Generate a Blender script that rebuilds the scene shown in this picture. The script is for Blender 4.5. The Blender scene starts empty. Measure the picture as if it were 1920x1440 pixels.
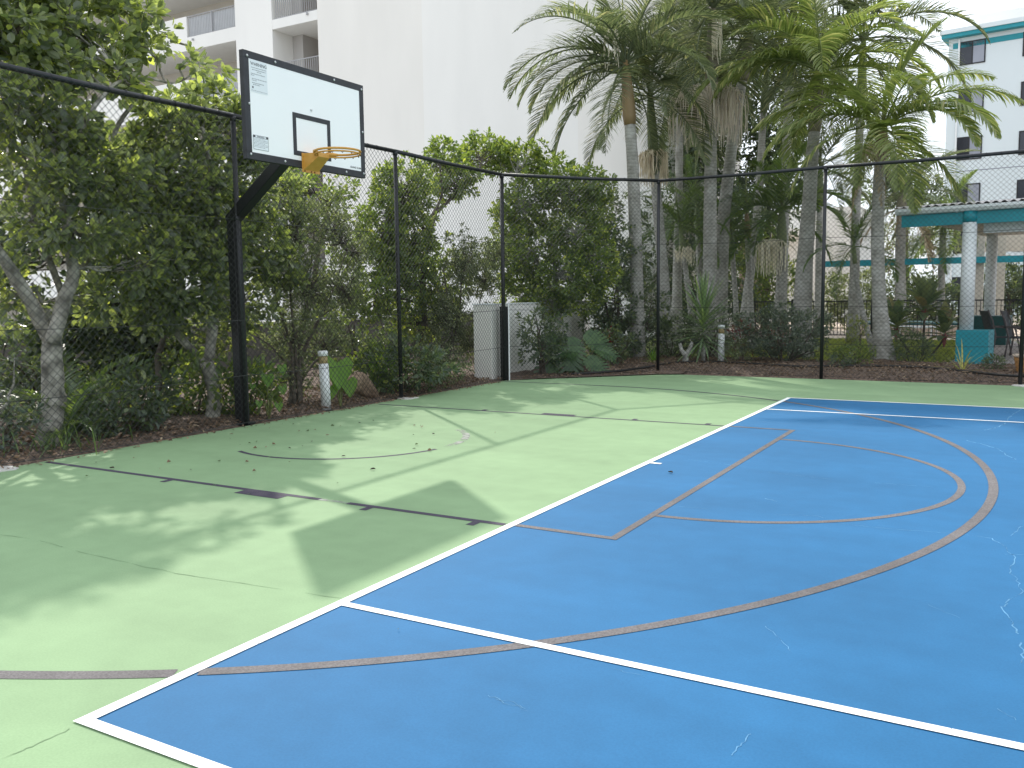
import bpy, bmesh, math, random
import numpy as np
from mathutils import Vector, Matrix
random.seed(7); RNG = np.random.default_rng(11)
S = bpy.context.scene; COL = S.collection
R = math.radians

# ------------------------------------------------------------------ camera, sky, sun, exposure
FPX = 1657.67                                   # focal length in photo pixels (photo 1920 wide)
CAM = np.array([2.8813, -1.8182, 1.4924])
YAW, PITCH, ROLL = R(120.102), R(-5.679), R(-0.739)
fw = np.array([math.cos(PITCH)*math.cos(YAW), math.cos(PITCH)*math.sin(YAW), math.sin(PITCH)])
rt = np.array([math.sin(YAW), -math.cos(YAW), 0.0]); up = np.cross(rt, fw)
rt, up = math.cos(ROLL)*rt + math.sin(ROLL)*up, -math.sin(ROLL)*rt + math.cos(ROLL)*up
cd = bpy.data.cameras.new('camera'); cam = bpy.data.objects.new('camera', cd); COL.objects.link(cam)
cd.sensor_width = 36; cd.lens = FPX/1920*36; cd.clip_end = 2000; cd.clip_start = 0.05
m = Matrix.Identity(4)
for i in range(3):
    m[i][0] = rt[i]; m[i][1] = up[i]; m[i][2] = -fw[i]; m[i][3] = CAM[i]
cam.matrix_world = m; S.camera = cam

SUN_DIR = Vector((-0.95, 0.81, 1.0)).normalized()      # towards the sun
w = bpy.data.worlds.new('World'); S.world = w; w.use_nodes = True
nt = w.node_tree; nt.nodes.clear()
o = nt.nodes.new('ShaderNodeOutputWorld'); bg = nt.nodes.new('ShaderNodeBackground')
sky = nt.nodes.new('ShaderNodeTexSky'); sky.sky_type = 'NISHITA'; sky.sun_disc = False
sky.sun_elevation = math.asin(SUN_DIR.z); sky.sun_rotation = math.atan2(SUN_DIR.x, SUN_DIR.y)
sky.air_density = 1.0; sky.dust_density = 3.0; sky.ozone_density = 1.0
tc = nt.nodes.new('ShaderNodeTexCoord'); mp = nt.nodes.new('ShaderNodeMapping'); mp.inputs['Scale'].default_value = (1.5, 1.5, 4)
nz = nt.nodes.new('ShaderNodeTexNoise'); nz.inputs['Scale'].default_value = 1.6; nz.inputs['Detail'].default_value = 6
rp = nt.nodes.new('ShaderNodeValToRGB'); rp.color_ramp.elements[0].position = .25; rp.color_ramp.elements[1].position = .6
rp.color_ramp.elements[0].color = (.62,)*3+(1,); rp.color_ramp.elements[1].color = (.95,)*3+(1,)
mx = nt.nodes.new('ShaderNodeMix'); mx.data_type = 'RGBA'
mx.inputs[7].default_value = (10.7, 11.5, 12.4, 1)           # bright thin cloud cover
L = nt.links.new
L(tc.outputs['Generated'], mp.inputs[0]); L(mp.outputs[0], nz.inputs['Vector']); L(nz.outputs[0], rp.inputs[0])
L(rp.outputs[0], mx.inputs[0]); L(sky.outputs[0], mx.inputs[6]); L(mx.outputs[2], bg.inputs[0])
bg.inputs[1].default_value = 0.105; L(bg.outputs[0], o.inputs[0])
sl = bpy.data.lights.new('sun', 'SUN'); sl.energy = 3.05; sl.angle = R(1.0); sl.color = (1, .95, .87)
so = bpy.data.objects.new('sun', sl); COL.objects.link(so); so.location = (-20, 17, 30)
so.rotation_mode = 'QUATERNION'; so.rotation_quaternion = (-SUN_DIR).to_track_quat('-Z', 'Y')
S.view_settings.view_transform = 'Standard'; S.view_settings.look = 'None'
S.view_settings.gamma = 1; S.view_settings.use_curve_mapping = False
S.view_settings.exposure = 0.32

# ------------------------------------------------------------------ measuring helpers (photo pixel + a known plane -> metres)
def ray(px, py): return fw + (px-960)/FPX*rt + (720-py)/FPX*up
def AX(px, py, x): d = ray(px, py); return CAM + d*(x-CAM[0])/d[0]
def AY(px, py, y): d = ray(px, py); return CAM + d*(y-CAM[1])/d[1]
def G(px, py, z=0.0): d = ray(px, py); return CAM + d*(z-CAM[2])/d[2]
def ppm(p): return FPX/max(.1, float(np.dot(np.asarray(p)-CAM, fw)))   # pixels per metre at p

# ------------------------------------------------------------------ objects
def tag(o, label=None, cat=None, group=None, kind=None):
    if label: o['label'] = label
    if cat: o['category'] = cat
    if group: o['group'] = group
    if kind: o['kind'] = kind
    return o
def thing(name, label, cat, loc=(0, 0, 0), rz=0, group=None):
    e = bpy.data.objects.new(name, None); COL.objects.link(e); e.empty_display_size = .2
    e.location = Vector([float(c) for c in loc]); e.rotation_euler = (0, 0, rz)
    return tag(e, label, cat, group)

class MB:
    """collects geometry (world or thing-local) and links it as ONE mesh object"""
    def __init__(s): s.v = []; s.q = []; s.n = 0; s.poly = []
    def quads(s, V, Q):
        V = np.asarray(V, float).reshape(-1, 3); s.v.append(V); s.q.append(np.asarray(Q, int).reshape(-1, 4)+s.n); s.n += len(V)
    def ngon(s, V, *faces):
        V = np.asarray(V, float); s.v.append(V); k = s.n; s.n += len(V)
        for f in faces: s.poly.append([i+k for i in f])
    def box(s, a, b, rot=0, org=(0, 0, 0)):
        x0, y0, z0 = a; x1, y1, z1 = b
        V = np.array([(x0,y0,z0),(x1,y0,z0),(x1,y1,z0),(x0,y1,z0),(x0,y0,z1),(x1,y0,z1),(x1,y1,z1),(x0,y1,z1)], float)
        if rot:
            c, n = math.cos(rot), math.sin(rot); V = np.stack([V[:,0]*c-V[:,1]*n, V[:,0]*n+V[:,1]*c, V[:,2]], 1)
        s.quads(V+np.asarray(org, float), [(0,3,2,1),(4,5,6,7),(0,1,5,4),(1,2,6,5),(2,3,7,6),(3,0,4,7)])
    def tube(s, P, rad, k=8, cap=True, wob=0):
        P = np.asarray(P, float); n = len(P); rad = np.broadcast_to(np.asarray(rad, float), (n,))
        T = np.gradient(P, axis=0); T /= np.linalg.norm(T, axis=1)[:, None]+1e-9
        a = np.array([0, 0, 1.]) if abs(T[0][2]) < .9 else np.array([1., 0, 0])
        rings = []; an = np.arange(k)/k*2*math.pi
        for i in range(n):
            u = np.cross(T[i], a); u /= np.linalg.norm(u); v = np.cross(T[i], u); a = np.cross(u, T[i])
            rr = rad[i]*(1+(RNG.normal(0, wob, k) if wob else 0))
            rings.append(P[i]+np.outer(np.cos(an)*rr, u)+np.outer(np.sin(an)*rr, v))
        V = np.concatenate(rings); Q = []
        for i in range(n-1):
            for j in range(k): Q.append((i*k+j, i*k+(j+1) % k, (i+1)*k+(j+1) % k, (i+1)*k+j))
        k0 = s.n; s.quads(V, Q)
        if cap: s.poly.append([k0+j for j in range(k)][::-1]); s.poly.append([k0+(n-1)*k+j for j in range(k)])
    def bar(s, a, b, t, t2=None):
        """square bar from a to b"""
        a = np.asarray(a, float); b = np.asarray(b, float); d = b-a; d /= np.linalg.norm(d)
        h = np.array([0, 0, 1.]) if abs(d[2]) < .95 else np.array([1., 0, 0])
        u = np.cross(d, h); u /= np.linalg.norm(u); v = np.cross(u, d); t2 = t2 or t
        c = [u*t/2+v*t2/2, -u*t/2+v*t2/2, -u*t/2-v*t2/2, u*t/2-v*t2/2]
        s.quads([a+x for x in c]+[b+x for x in c], [(0,1,5,4),(1,2,6,5),(2,3,7,6),(3,0,4,7),(3,2,1,0),(4,5,6,7)])
    def build(s, name, mat, parent=None, smooth=False, bevel=0, loc=None):
        me = bpy.data.meshes.new(name); V = np.concatenate(s.v); Q = np.concatenate(s.q) if s.q else np.zeros((0, 4), int)
        me.vertices.add(len(V)); me.vertices.foreach_set('co', V.astype(np.float32).ravel())
        np_ = sum(len(p) for p in s.poly); nl = len(Q)*4+np_
        me.loops.add(nl); me.polygons.add(len(Q)+len(s.poly))
        idx = np.concatenate([Q.ravel()]+[np.array(p) for p in s.poly]) if nl else np.zeros(0)
        st = list(range(0, len(Q)*4, 4)); k = len(Q)*4
        for p in s.poly: st.append(k); k += len(p)
        me.loops.foreach_set('vertex_index', idx.astype(np.int32)); me.polygons.foreach_set('loop_start', np.array(st, np.int32))
        me.polygons.foreach_set('use_smooth', np.full(len(st), bool(smooth)))
        me.update(calc_edges=True); me.validate()
        ob = bpy.data.objects.new(name, me); COL.objects.link(ob)
        if mat: me.materials.append(mat)
        if parent is not None: ob.parent = parent
        if loc is not None: ob.location = Vector([float(c) for c in loc])
        if bevel:
            b = ob.modifiers.new('bevel', 'BEVEL'); b.width = bevel; b.segments = 2; b.limit_method = 'ANGLE'
        return ob
def struct(mb, name, mat, **k): return tag(mb.build(name, mat, **k), kind='structure')

# ------------------------------------------------------------------ materials (all procedural)
def new_mat(name):
    M_ = bpy.data.materials.new(name); M_.use_nodes = True; t = M_.node_tree
    return M_, t, t.nodes['Principled BSDF'], t.nodes['Material Output']
def mat(name, col, rough=.6, var=.08, scale=6, bump=0, bscale=60, metal=0, spec=.5, col2=None, stretch=None):
    M_, t, p, out = new_mat(name)
    p.inputs['Roughness'].default_value = rough; p.inputs['Metallic'].default_value = metal; p.inputs['Specular IOR Level'].default_value = spec
    c = t.nodes.new('ShaderNodeTexCoord'); n = t.nodes.new('ShaderNodeTexNoise'); n.inputs['Scale'].default_value = scale; n.inputs['Detail'].default_value = 8
    vec = c.outputs['Object']
    if stretch:
        mp = t.nodes.new('ShaderNodeMapping'); mp.inputs['Scale'].default_value = stretch; t.links.new(vec, mp.inputs[0]); vec = mp.outputs[0]
    t.links.new(vec, n.inputs['Vector'])
    r = t.nodes.new('ShaderNodeValToRGB'); r.color_ramp.elements[0].position = .3; r.color_ramp.elements[1].position = .7
    a = [max(0, x*(1-var)) for x in col]; b = list(col2) if col2 else [min(1, x*(1+var)) for x in col]
    r.color_ramp.elements[0].color = (*a, 1); r.color_ramp.elements[1].color = (*b, 1)
    t.links.new(n.outputs[0], r.inputs[0]); t.links.new(r.outputs[0], p.inputs['Base Color'])
    if bump:
        n2 = t.nodes.new('ShaderNodeTexNoise'); n2.inputs['Scale'].default_value = bscale; n2.inputs['Detail'].default_value = 4
        t.links.new(vec, n2.inputs['Vector'])
        bp = t.nodes.new('ShaderNodeBump'); bp.inputs['Strength'].default_value = bump; bp.inputs['Distance'].default_value = .02
        t.links.new(n2.outputs[0], bp.inputs['Height']); t.links.new(bp.outputs[0], p.inputs['Normal'])
    return M_
def leaf_mat(name, c1, c2, c3=None, rough=.42, trans=.35, tcol=None, spec=.45):
    """each leaf (mesh island) gets its own tint; leaves let some light through"""
    M_, t, p, out = new_mat(name)
    g = t.nodes.new('ShaderNodeNewGeometry'); r = t.nodes.new('ShaderNodeValToRGB')
    r.color_ramp.elements[0].color = (*c1, 1); r.color_ramp.elements[1].color = (*c2, 1); r.color_ramp.elements[1].position = .85
    if c3: e = r.color_ramp.elements.new(.97); e.color = (*c3, 1)
    t.links.new(g.outputs['Random Per Island'], r.inputs[0]); t.links.new(r.outputs[0], p.inputs['Base Color'])
    p.inputs['Roughness'].default_value = rough; p.inputs['Specular IOR Level'].default_value = spec
    tr = t.nodes.new('ShaderNodeBsdfTranslucent'); mc = t.nodes.new('ShaderNodeMix'); mc.data_type = 'RGBA'; mc.blend_type = 'MULTIPLY'; mc.inputs[0].default_value = 1
    t.links.new(r.outputs[0], mc.inputs[6]); mc.inputs[7].default_value = (*(tcol or (2.6, 2.4, .9)), 1); t.links.new(mc.outputs[2], tr.inputs[0])
    mx = t.nodes.new('ShaderNodeMixShader'); mx.inputs[0].default_value = trans
    t.links.new(p.outputs[0], mx.inputs[1]); t.links.new(tr.outputs[0], mx.inputs[2]); t.links.new(mx.outputs[0], out.inputs[0])
    return M_
def paint_mat(name, col, rough=.75, big=.05, speck=.04, wear=None, streak=None):
    """court paint: broad tone drift, fine grit, optional worn-through spots"""
    M_, t, p, out = new_mat(name); p.inputs['Roughness'].default_value = rough; p.inputs['Specular IOR Level'].default_value = .2
    c = t.nodes.new('ShaderNodeTexCoord')
    def noise(sc, det, v=None):
        n = t.nodes.new('ShaderNodeTexNoise'); n.inputs['Scale'].default_value = sc; n.inputs['Detail'].default_value = det
        t.links.new(v or c.outputs['Object'], n.inputs['Vector']); return n.outputs[0]
    def mapr(s, a, b):
        n = t.nodes.new('ShaderNodeMapRange'); n.inputs[1].default_value = .3; n.inputs[2].default_value = .7; n.inputs[3].default_value = a; n.inputs[4].default_value = b
        t.links.new(s, n.inputs[0]); return n.outputs[0]
    m1 = mapr(noise(.55, 5), 1-big, 1+big); m2 = mapr(noise(110, 3), 1-speck*1.5, 1+speck*1.5)
    mm = t.nodes.new('ShaderNodeMath'); mm.operation = 'MULTIPLY'; t.links.new(m1, mm.inputs[0]); t.links.new(m2, mm.inputs[1])
    m5 = t.nodes.new('ShaderNodeMath'); m5.operation = 'MULTIPLY'; t.links.new(mm.outputs[0], m5.inputs[0]); t.links.new(mapr(noise(5.5, 8), 1-big*.55, 1+big*.55), m5.inputs[1])
    val = m5.outputs[0]
    if streak:
        mp = t.nodes.new('ShaderNodeMapping'); mp.inputs['Scale'].default_value = streak; mp.inputs['Rotation'].default_value = (0, 0, .5); t.links.new(c.outputs['Object'], mp.inputs[0])
        m3 = mapr(noise(1.0, 7, mp.outputs[0]), 1-big*.8, 1+big*.8); m4 = t.nodes.new('ShaderNodeMath'); m4.operation = 'MULTIPLY'
        t.links.new(val, m4.inputs[0]); t.links.new(m3, m4.inputs[1]); val = m4.outputs[0]
    x = t.nodes.new('ShaderNodeMix'); x.data_type = 'RGBA'; x.blend_type = 'MULTIPLY'; x.inputs[0].default_value = 1; x.inputs[6].default_value = (*col, 1)
    cb = t.nodes.new('ShaderNodeCombineColor')
    for i in range(3): t.links.new(val, cb.inputs[i])
    t.links.new(cb.outputs[0], x.inputs[7]); t.links.new(x.outputs[2], p.inputs['Base Color'])
    bp = t.nodes.new('ShaderNodeBump'); bp.inputs['Strength'].default_value = .12; bp.inputs['Distance'].default_value = .003
    t.links.new(noise(220, 2), bp.inputs['Height']); t.links.new(bp.outputs[0], p.inputs['Normal'])
    if wear:
        r = t.nodes.new('ShaderNodeValToRGB'); r.color_ramp.elements[0].position = wear[0]; r.color_ramp.elements[1].position = wear[1]
        t.links.new(noise(wear[2], 8), r.inputs[0])
        tr = t.nodes.new('ShaderNodeBsdfTransparent'); ms = t.nodes.new('ShaderNodeMixShader')
        t.links.new(r.outputs[0], ms.inputs[0]); t.links.new(tr.outputs[0], ms.inputs[1]); t.links.new(p.outputs[0], ms.inputs[2]); t.links.new(ms.outputs[0], out.inputs[0])
    return M_

M = {}
M['green'] = paint_mat('green_court_paint', (.242, .360, .196), big=.075, streak=(.5, 2.2, 1))
M['blue'] = paint_mat('blue_court_paint', (.025, .141, .302), big=.085, streak=(.4, 2.0, 1))
M['white_line'] = paint_mat('white_line_paint', (.86, .87, .86), big=.04, speck=.05, wear=(.25, .36, 75))
M['dark_line'] = paint_mat('plum_line_paint', (.075, .065, .09), big=.15, speck=.1, wear=(.26, .36, 9))
M['grey_line'] = paint_mat('worn_grey_line_paint', (.150, .139, .140), big=.22, speck=.2, wear=(.20, .36, 130))
M['lilac'] = paint_mat('faded_lilac_paint', (.36, .37, .33), big=.1, wear=(.34, .60, 8))
M['crack'] = paint_mat('pale_crack', (.115, .29, .48), big=.2, wear=(.30, .52, 14))
M['seam'] = paint_mat('dark_seam', (.205, .312, .168), big=.1, wear=(.40, .55, 5))
M['mulch'] = mat('mulch', (.10, .07, .055), .95, .5, 26, 1.0, 60, col2=(.24, .17, .13))
M['soil'] = mat('soil', (.24, .21, .17), .95, .2, 3, .8, 40, col2=(.34, .30, .25))
M['lawn'] = mat('lawn_base', (.09, .13, .02), .9, .3, 8, .8, 80, col2=(.16, .19, .03))
M['sand'] = mat('pale_paving', (.62, .50, .40), .85, .08, 3)
M['pave'] = mat('pink_grey_paving', (.42, .37, .36), .85, .1, 5)
M['black'] = mat('black_powder_coat', (.012, .013, .016), .42, .2, 30)
M['blackmesh'] = mat('black_pvc_wire', (.014, .016, .016), .4, .2, 30)
M['board'] = mat('white_board', (.965, .97, .955), .5, .015, 2)
M['boardblack'] = mat('black_board_tape', (.025, .027, .032), .55, .25, 14)
M['orange'] = mat('orange_enamel', (.62, .29, .035), .4, .1, 10, col2=(.66, .34, .07))
M['orange_dark'] = mat('rim_hook_gap', (.16, .06, .01), .6)
M['steel'] = mat('bolt_steel', (.6, .6, .6), .35, .1, 20, metal=.8)
M['ink'] = mat('printed_ink', (.06, .06, .065), .6, .1, 60)
M['inkgrey'] = mat('faded_print', (.34, .36, .37), .6, .2, 60)
M['sticker'] = mat('sticker_film', (.80, .84, .85), .4, .02, 3)
M['render'] = mat('white_render', (.80, .775, .73), .9, .045, .5, .15, 30, stretch=(1, 1, .25))
M['render2'] = mat('bright_render', (.82, .805, .77), .9, .04, .5, .15, 30, stretch=(1, 1, .25))
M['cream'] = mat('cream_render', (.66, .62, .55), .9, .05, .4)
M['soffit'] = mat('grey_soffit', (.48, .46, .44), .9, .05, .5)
M['brown_and_shade'] = mat('brown_reveal', (.30, .24, .19), .85, .1, 1)  # own brown on reveals; on the recess back wall it is painted-in shade
M['rail'] = mat('grey_rail', (.36, .36, .37), .5, .1, 3)
M['glassy'] = mat('frosted_panel', (.50, .51, .52), .25, .05, 2)
M['dglass'] = mat('dark_window_glass', (.03, .034, .045), .12, .2, .6)
M['lglass'] = mat('grey_window_glass', (.30, .32, .38), .2, .1, .6)
M['teal'] = mat('teal_paint', (.012, .27, .33), .5, .08, 3)
M['dteal'] = mat('dark_teal_paint', (.008, .075, .075), .5, .1, 3)
M['wcol'] = mat('white_column_paint', (.80, .83, .84), .5, .03, 3)
M['bcol'] = mat('beige_column_paint', (.52, .48, .41), .7, .06, 3)
M['metalroof'] = mat('corrugated_roof', (.48, .44, .43), .5, .12, 1.5)
M['paleblue'] = mat('pale_blue_render', (.70, .77, .80), .9, .02, .3)
M['pvc'] = mat('white_pvc', (.78, .79, .80), .35, .06, 8)
M['pvcbrown'] = mat('stained_lens', (.36, .27, .13), .5, .2, 20)
M['concrete'] = mat('grey_concrete', (.15, .135, .125), .9, .15, 2, .3, 20)
M['conclight'] = mat('pale_concrete', (.55, .53, .50), .9, .1, 2)
M['terracotta'] = mat('orange_terracotta', (.50, .25, .09), .7, .15, 5)
M['cane'] = mat('weathered_chair_frame', (.12, .10, .10), .5, .2, 8)
M['sling'] = mat('dark_sling', (.05, .055, .065), .7, .2, 20)
M['bark'] = mat('lichen_grey_bark', (.20, .185, .155), .95, .5, 9, 1.0, 30, col2=(.42, .40, .35))
M['barkdark'] = mat('brown_bark', (.07, .055, .042), .95, .4, 12, .8, 40, col2=(.15, .125, .10))
M['barkwhite'] = mat('pale_bark', (.30, .29, .26), .9, .4, 10, .8, 30, col2=(.50, .49, .45))
M['hose'] = mat('black_hose', (.014, .012, .012), .5, .2, 10)
M['husk'] = mat('dry_brown_husk', (.23, .15, .10), .85, .3, 7, .6, 25, col2=(.38, .27, .19), stretch=(1, 1, 5))
M['skirt'] = mat('dry_flower_stalks', (.64, .52, .36), .9, .25, 5, col2=(.76, .66, .48))
M['skirtpink'] = mat('pinkish_flower_stalks', (.70, .58, .52), .9, .2, 3, col2=(.80, .73, .58))
M['skirtpale'] = mat('pale_flower_stalks', (.76, .70, .55), .9, .15, 5)
M['crownshaft'] = mat('green_crownshaft', (.10, .15, .055), .55, .25, 4, col2=(.17, .20, .08), stretch=(1, 1, .3))
M['crownshaft_brown'] = mat('tan_crownshaft', (.22, .16, .08), .6, .2, 4, col2=(.30, .20, .09), stretch=(1, 1, .3))
M['crownshaft_grey'] = mat('olive_crownshaft', (.17, .165, .11), .6, .2, 4, col2=(.24, .21, .14), stretch=(1, 1, .3))
M['rachis'] = mat('frond_stalk', (.16, .18, .06), .6, .2, 5)

def palm_bark():
    M_, t, p, out = new_mat('ringed_palm_trunk'); p.inputs['Roughness'].default_value = .9
    c = t.nodes.new('ShaderNodeTexCoord'); n = t.nodes.new('ShaderNodeTexNoise'); n.inputs['Scale'].default_value = 3.2; n.inputs['Detail'].default_value = 12; n.inputs['Roughness'].default_value = .72
    wv = t.nodes.new('ShaderNodeTexWave'); wv.bands_direction = 'Z'; wv.inputs['Scale'].default_value = 4.2; wv.inputs['Distortion'].default_value = 3.2; wv.inputs['Detail'].default_value = 3; wv.inputs['Detail Scale'].default_value = 2
    t.links.new(c.outputs['Object'], n.inputs['Vector']); t.links.new(c.outputs['Object'], wv.inputs['Vector'])
    r = t.nodes.new('ShaderNodeValToRGB'); r.color_ramp.elements[0].position = .3; r.color_ramp.elements[1].position = .72
    r.color_ramp.elements[0].color = (.17, .16, .13, 1); r.color_ramp.elements[1].color = (.52, .51, .47, 1)
    t.links.new(n.outputs[0], r.inputs[0])
    k = t.nodes.new('ShaderNodeMapRange'); k.inputs[1].default_value = 0; k.inputs[2].default_value = .25; k.inputs[3].default_value = .80; k.inputs[4].default_value = 1.0
    t.links.new(wv.outputs[1], k.inputs[0])
    x = t.nodes.new('ShaderNodeMix'); x.data_type = 'RGBA'; x.blend_type = 'MULTIPLY'; x.inputs[0].default_value = 1
    cb = t.nodes.new('ShaderNodeCombineColor')
    for i in range(3): t.links.new(k.outputs[0], cb.inputs[i])
    t.links.new(r.outputs[0], x.inputs[6]); t.links.new(cb.outputs[0], x.inputs[7]); t.links.new(x.outputs[2], p.inputs['Base Color'])
    bp = t.nodes.new('ShaderNodeBump'); bp.inputs['Strength'].default_value = .3; bp.inputs['Distance'].default_value = .015
    t.links.new(wv.outputs[1], bp.inputs['Height']); t.links.new(bp.outputs[0], p.inputs['Normal'])
    return M_
M['palmbark'] = palm_bark()
LM = {}
LM['paddle'] = leaf_mat('glossy_paddle_leaf', (.080, .106, .074), (.215, .245, .160), (.40, .43, .18), .30, .5, (2.3, 2.4, .8), .9)
LM['bright'] = leaf_mat('fresh_green_leaf', (.070, .108, .046), (.160, .210, .085), (.30, .33, .10), .34, .5, (2.4, 2.4, .8), .7)
LM['olive'] = leaf_mat('small_olive_leaf', (.088, .112, .062), (.190, .215, .130), (.36, .37, .26), .45, .38, (1.9, 2.0, 1.0))
LM['dark'] = leaf_mat('dark_shrub_leaf', (.048, .075, .052), (.110, .145, .090), (.20, .23, .11), .36, .35, (2.4, 2.4, .9), .7)
LM['bluegreen'] = leaf_mat('blue_green_leaf', (.055, .085, .068), (.13, .165, .13), (.26, .29, .24), .38, .28)
LM['yellow'] = leaf_mat('yellow_green_leaf', (.14, .175, .055), (.27, .29, .11), None, .5, .33, (2, 2, .9))
LM['heart'] = leaf_mat('heart_leaf', (.09, .20, .03), (.15, .27, .05), None, .4, .45)
LM['frond'] = leaf_mat('palm_leaflet', (.092, .116, .074), (.205, .230, .145), (.40, .37, .25), .55, .40, (1.8, 1.9, 1.1), .35)
LM['frondlight'] = leaf_mat('light_palm_leaflet', (.140, .182, .075), (.270, .305, .130), (.46, .43, .24), .55, .44, (1.9, 2.0, .95), .35)
LM['frondgreen'] = leaf_mat('vivid_palm_leaflet', (.065, .115, .055), (.135, .195, .085), None, .38, .36)
LM['deadfrond'] = leaf_mat('dead_palm_leaflet', (.24, .19, .12), (.38, .31, .20), None, .8, .2, (1.4, 1.2, .9))
LM['spike'] = leaf_mat('spiky_leaf', (.10, .16, .09), (.20, .29, .15), None, .4, .25)
LM['ti'] = leaf_mat('ti_leaf', (.13, .185, .13), (.24, .29, .20), (.28, .24, .18), .38, .35)
LM['tistem'] = leaf_mat('red_ti_leaf', (.34, .12, .13), (.46, .20, .20), None, .45, .3, (2, 1, 1))
LM['red'] = leaf_mat('red_bromeliad_leaf', (.10, .015, .02), (.26, .05, .04), (.30, .12, .03), .45, .3, (2, 1, .8))
LM['monstera'] = leaf_mat('monstera_leaf', (.045, .095, .042), (.085, .150, .06), None, .3, .25)
LM['grass'] = leaf_mat('lawn_blade', (.17, .22, .06), (.32, .36, .11), None, .6, .3)
LM['litter'] = leaf_mat('dry_leaf_litter', (.10, .06, .04), (.30, .21, .14), (.42, .33, .22), .9, .1, (1.2, 1, .8))
LM['varieg'] = leaf_mat('striped_strap_leaf', (.16, .20, .06), (.52, .50, .22), None, .5, .3)

# ------------------------------------------------------------------ foliage builders
def nrm(a): return a/(np.linalg.norm(a, axis=-1, keepdims=True)+1e-9)
def leaves(mb, C, D, N, Ln, Wd, fold=.25, ovate=.62):
    """folded pointed leaves: C base, D axis, N face normal"""
    D = nrm(D); N = nrm(N-D*(N*D).sum(-1, keepdims=True)); B = np.cross(D, N)
    L_ = Ln[:, None]; W_ = Wd[:, None]/2; f = fold*W_
    b = C; tip = C+D*L_-N*L_*.10
    p1, p2 = ovate*.55, ovate*1.15
    l1 = C+D*L_*p1+B*W_*.85+N*f; r1 = C+D*L_*p1-B*W_*.85+N*f
    l2 = C+D*L_*p2+B*W_*.9+N*f*.6; r2 = C+D*L_*p2-B*W_*.9+N*f*.6
    V = np.stack([b, r1, r2, tip, l2, l1], 1); k = len(C)
    base = (np.arange(k)*6)[:, None]
    Q = np.concatenate([base+np.array([0, 1, 2, 3]), base+np.array([0, 3, 4, 5])], 1).reshape(-1, 4)
    mb.quads(V.reshape(-1, 3), Q)
def rosettes(mb, centres, outward, per, ll, lw, spread=.5, updir=.5, jitter=.4):
    n = len(centres)
    C = np.repeat(centres, per, 0); O = np.repeat(outward, per, 0); k = len(C)
    D = nrm(O*.7+RNG.normal(0, .75, (k, 3))+np.array([0, 0, .25*updir]))
    N = nrm(np.array([0, 0, 1.0])*updir+O*.5+RNG.normal(0, jitter, (k, 3)))
    ln = ll*RNG.uniform(.65, 1.2, k); 
    leaves(mb, C+D*RNG.uniform(0, spread, (k, 1))*ll*2.2, D, N, ln, ln*lw*RNG.uniform(.85, 1.15, k))
def limb(a, b, n=6, bend=.12, sag=0):
    a = np.asarray(a, float); b = np.asarray(b, float); t = np.linspace(0, 1, n)[:, None]; l = np.linalg.norm(b-a)
    o = RNG.normal(0, bend*l, 3); o2 = RNG.normal(0, bend*l*.4, (n, 3))*np.sin(t*math.pi)
    return a+(b-a)*t+np.sin(t*math.pi)*o+o2+np.array([0, 0, sag*l])*np.sin(t*math.pi)
def tree(name, label, cat, base, limbs, blobs, lm, bark, ll=.10, lw=.55, per=14, dens=1.0, rtop=.018, group=None, shell=.45, twig=.5):
    """limbs: list of (points, r0, r1); blobs: list of (centre, radii, clusters)"""
    base = np.asarray(base, float); t = thing(name, label, cat, base, 0, group)
    tr = MB(); nodes = []
    for P, r0, r1 in limbs:
        P = np.asarray(P, float)
        tt = np.linspace(0, len(P)-1, max(4, len(P)*4)); Q = np.stack([np.interp(tt, np.arange(len(P)), P[:, i]) for i in range(3)], 1)
        for _ in range(2): Q[1:-1] = (Q[:-2]+2*Q[1:-1]+Q[2:])/4
        tr.tube(Q-base, np.linspace(r0, r1, len(Q)), 10, wob=.05); nodes += [q for q in Q[len(Q)//3:]]
    cr = MB(); nodes = np.array(nodes)
    for c, rad, n in blobs:
        c = np.asarray(c, float); rad = np.asarray(rad, float); n = int(n*dens)
        d = np.linalg.norm(nodes-c, axis=1)+np.maximum(0, nodes[:, 2]-c[2])*1.2; s = nodes[np.argmin(d)]
        Lb = limb(s, c-np.array([0, 0, rad[2]*.25]), 7, .08, .05); tr.tube(Lb-base, np.linspace(.035*min(1.2, rad.max()), .014, 7), 6, wob=.06)
        u = nrm(RNG.normal(0, 1, (n, 3))); r = (shell+(1-shell)*RNG.random((n, 1))**.6)
        lump = 1+.22*np.sin(u[:, :1]*5+c[0]*3)*np.sin(u[:, 2:]*6+c[1])
        r[RNG.random(n) < .13] *= 1.28; P = c+u*r*rad*lump; out = nrm(u*np.array([1, 1, .8]))
        rosettes(cr, P-base, out, per, ll, lw)
        for i in RNG.choice(n, int(n*twig), replace=False):
            j = RNG.integers(1, 7); tr.tube(limb(Lb[j], P[i], 4, .07)-base, [.010, .007, .005, .003], 4, cap=False)
    tr.build('trunk', bark, t, smooth=True); cr.build('crown', lm, t)
    return t
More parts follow.
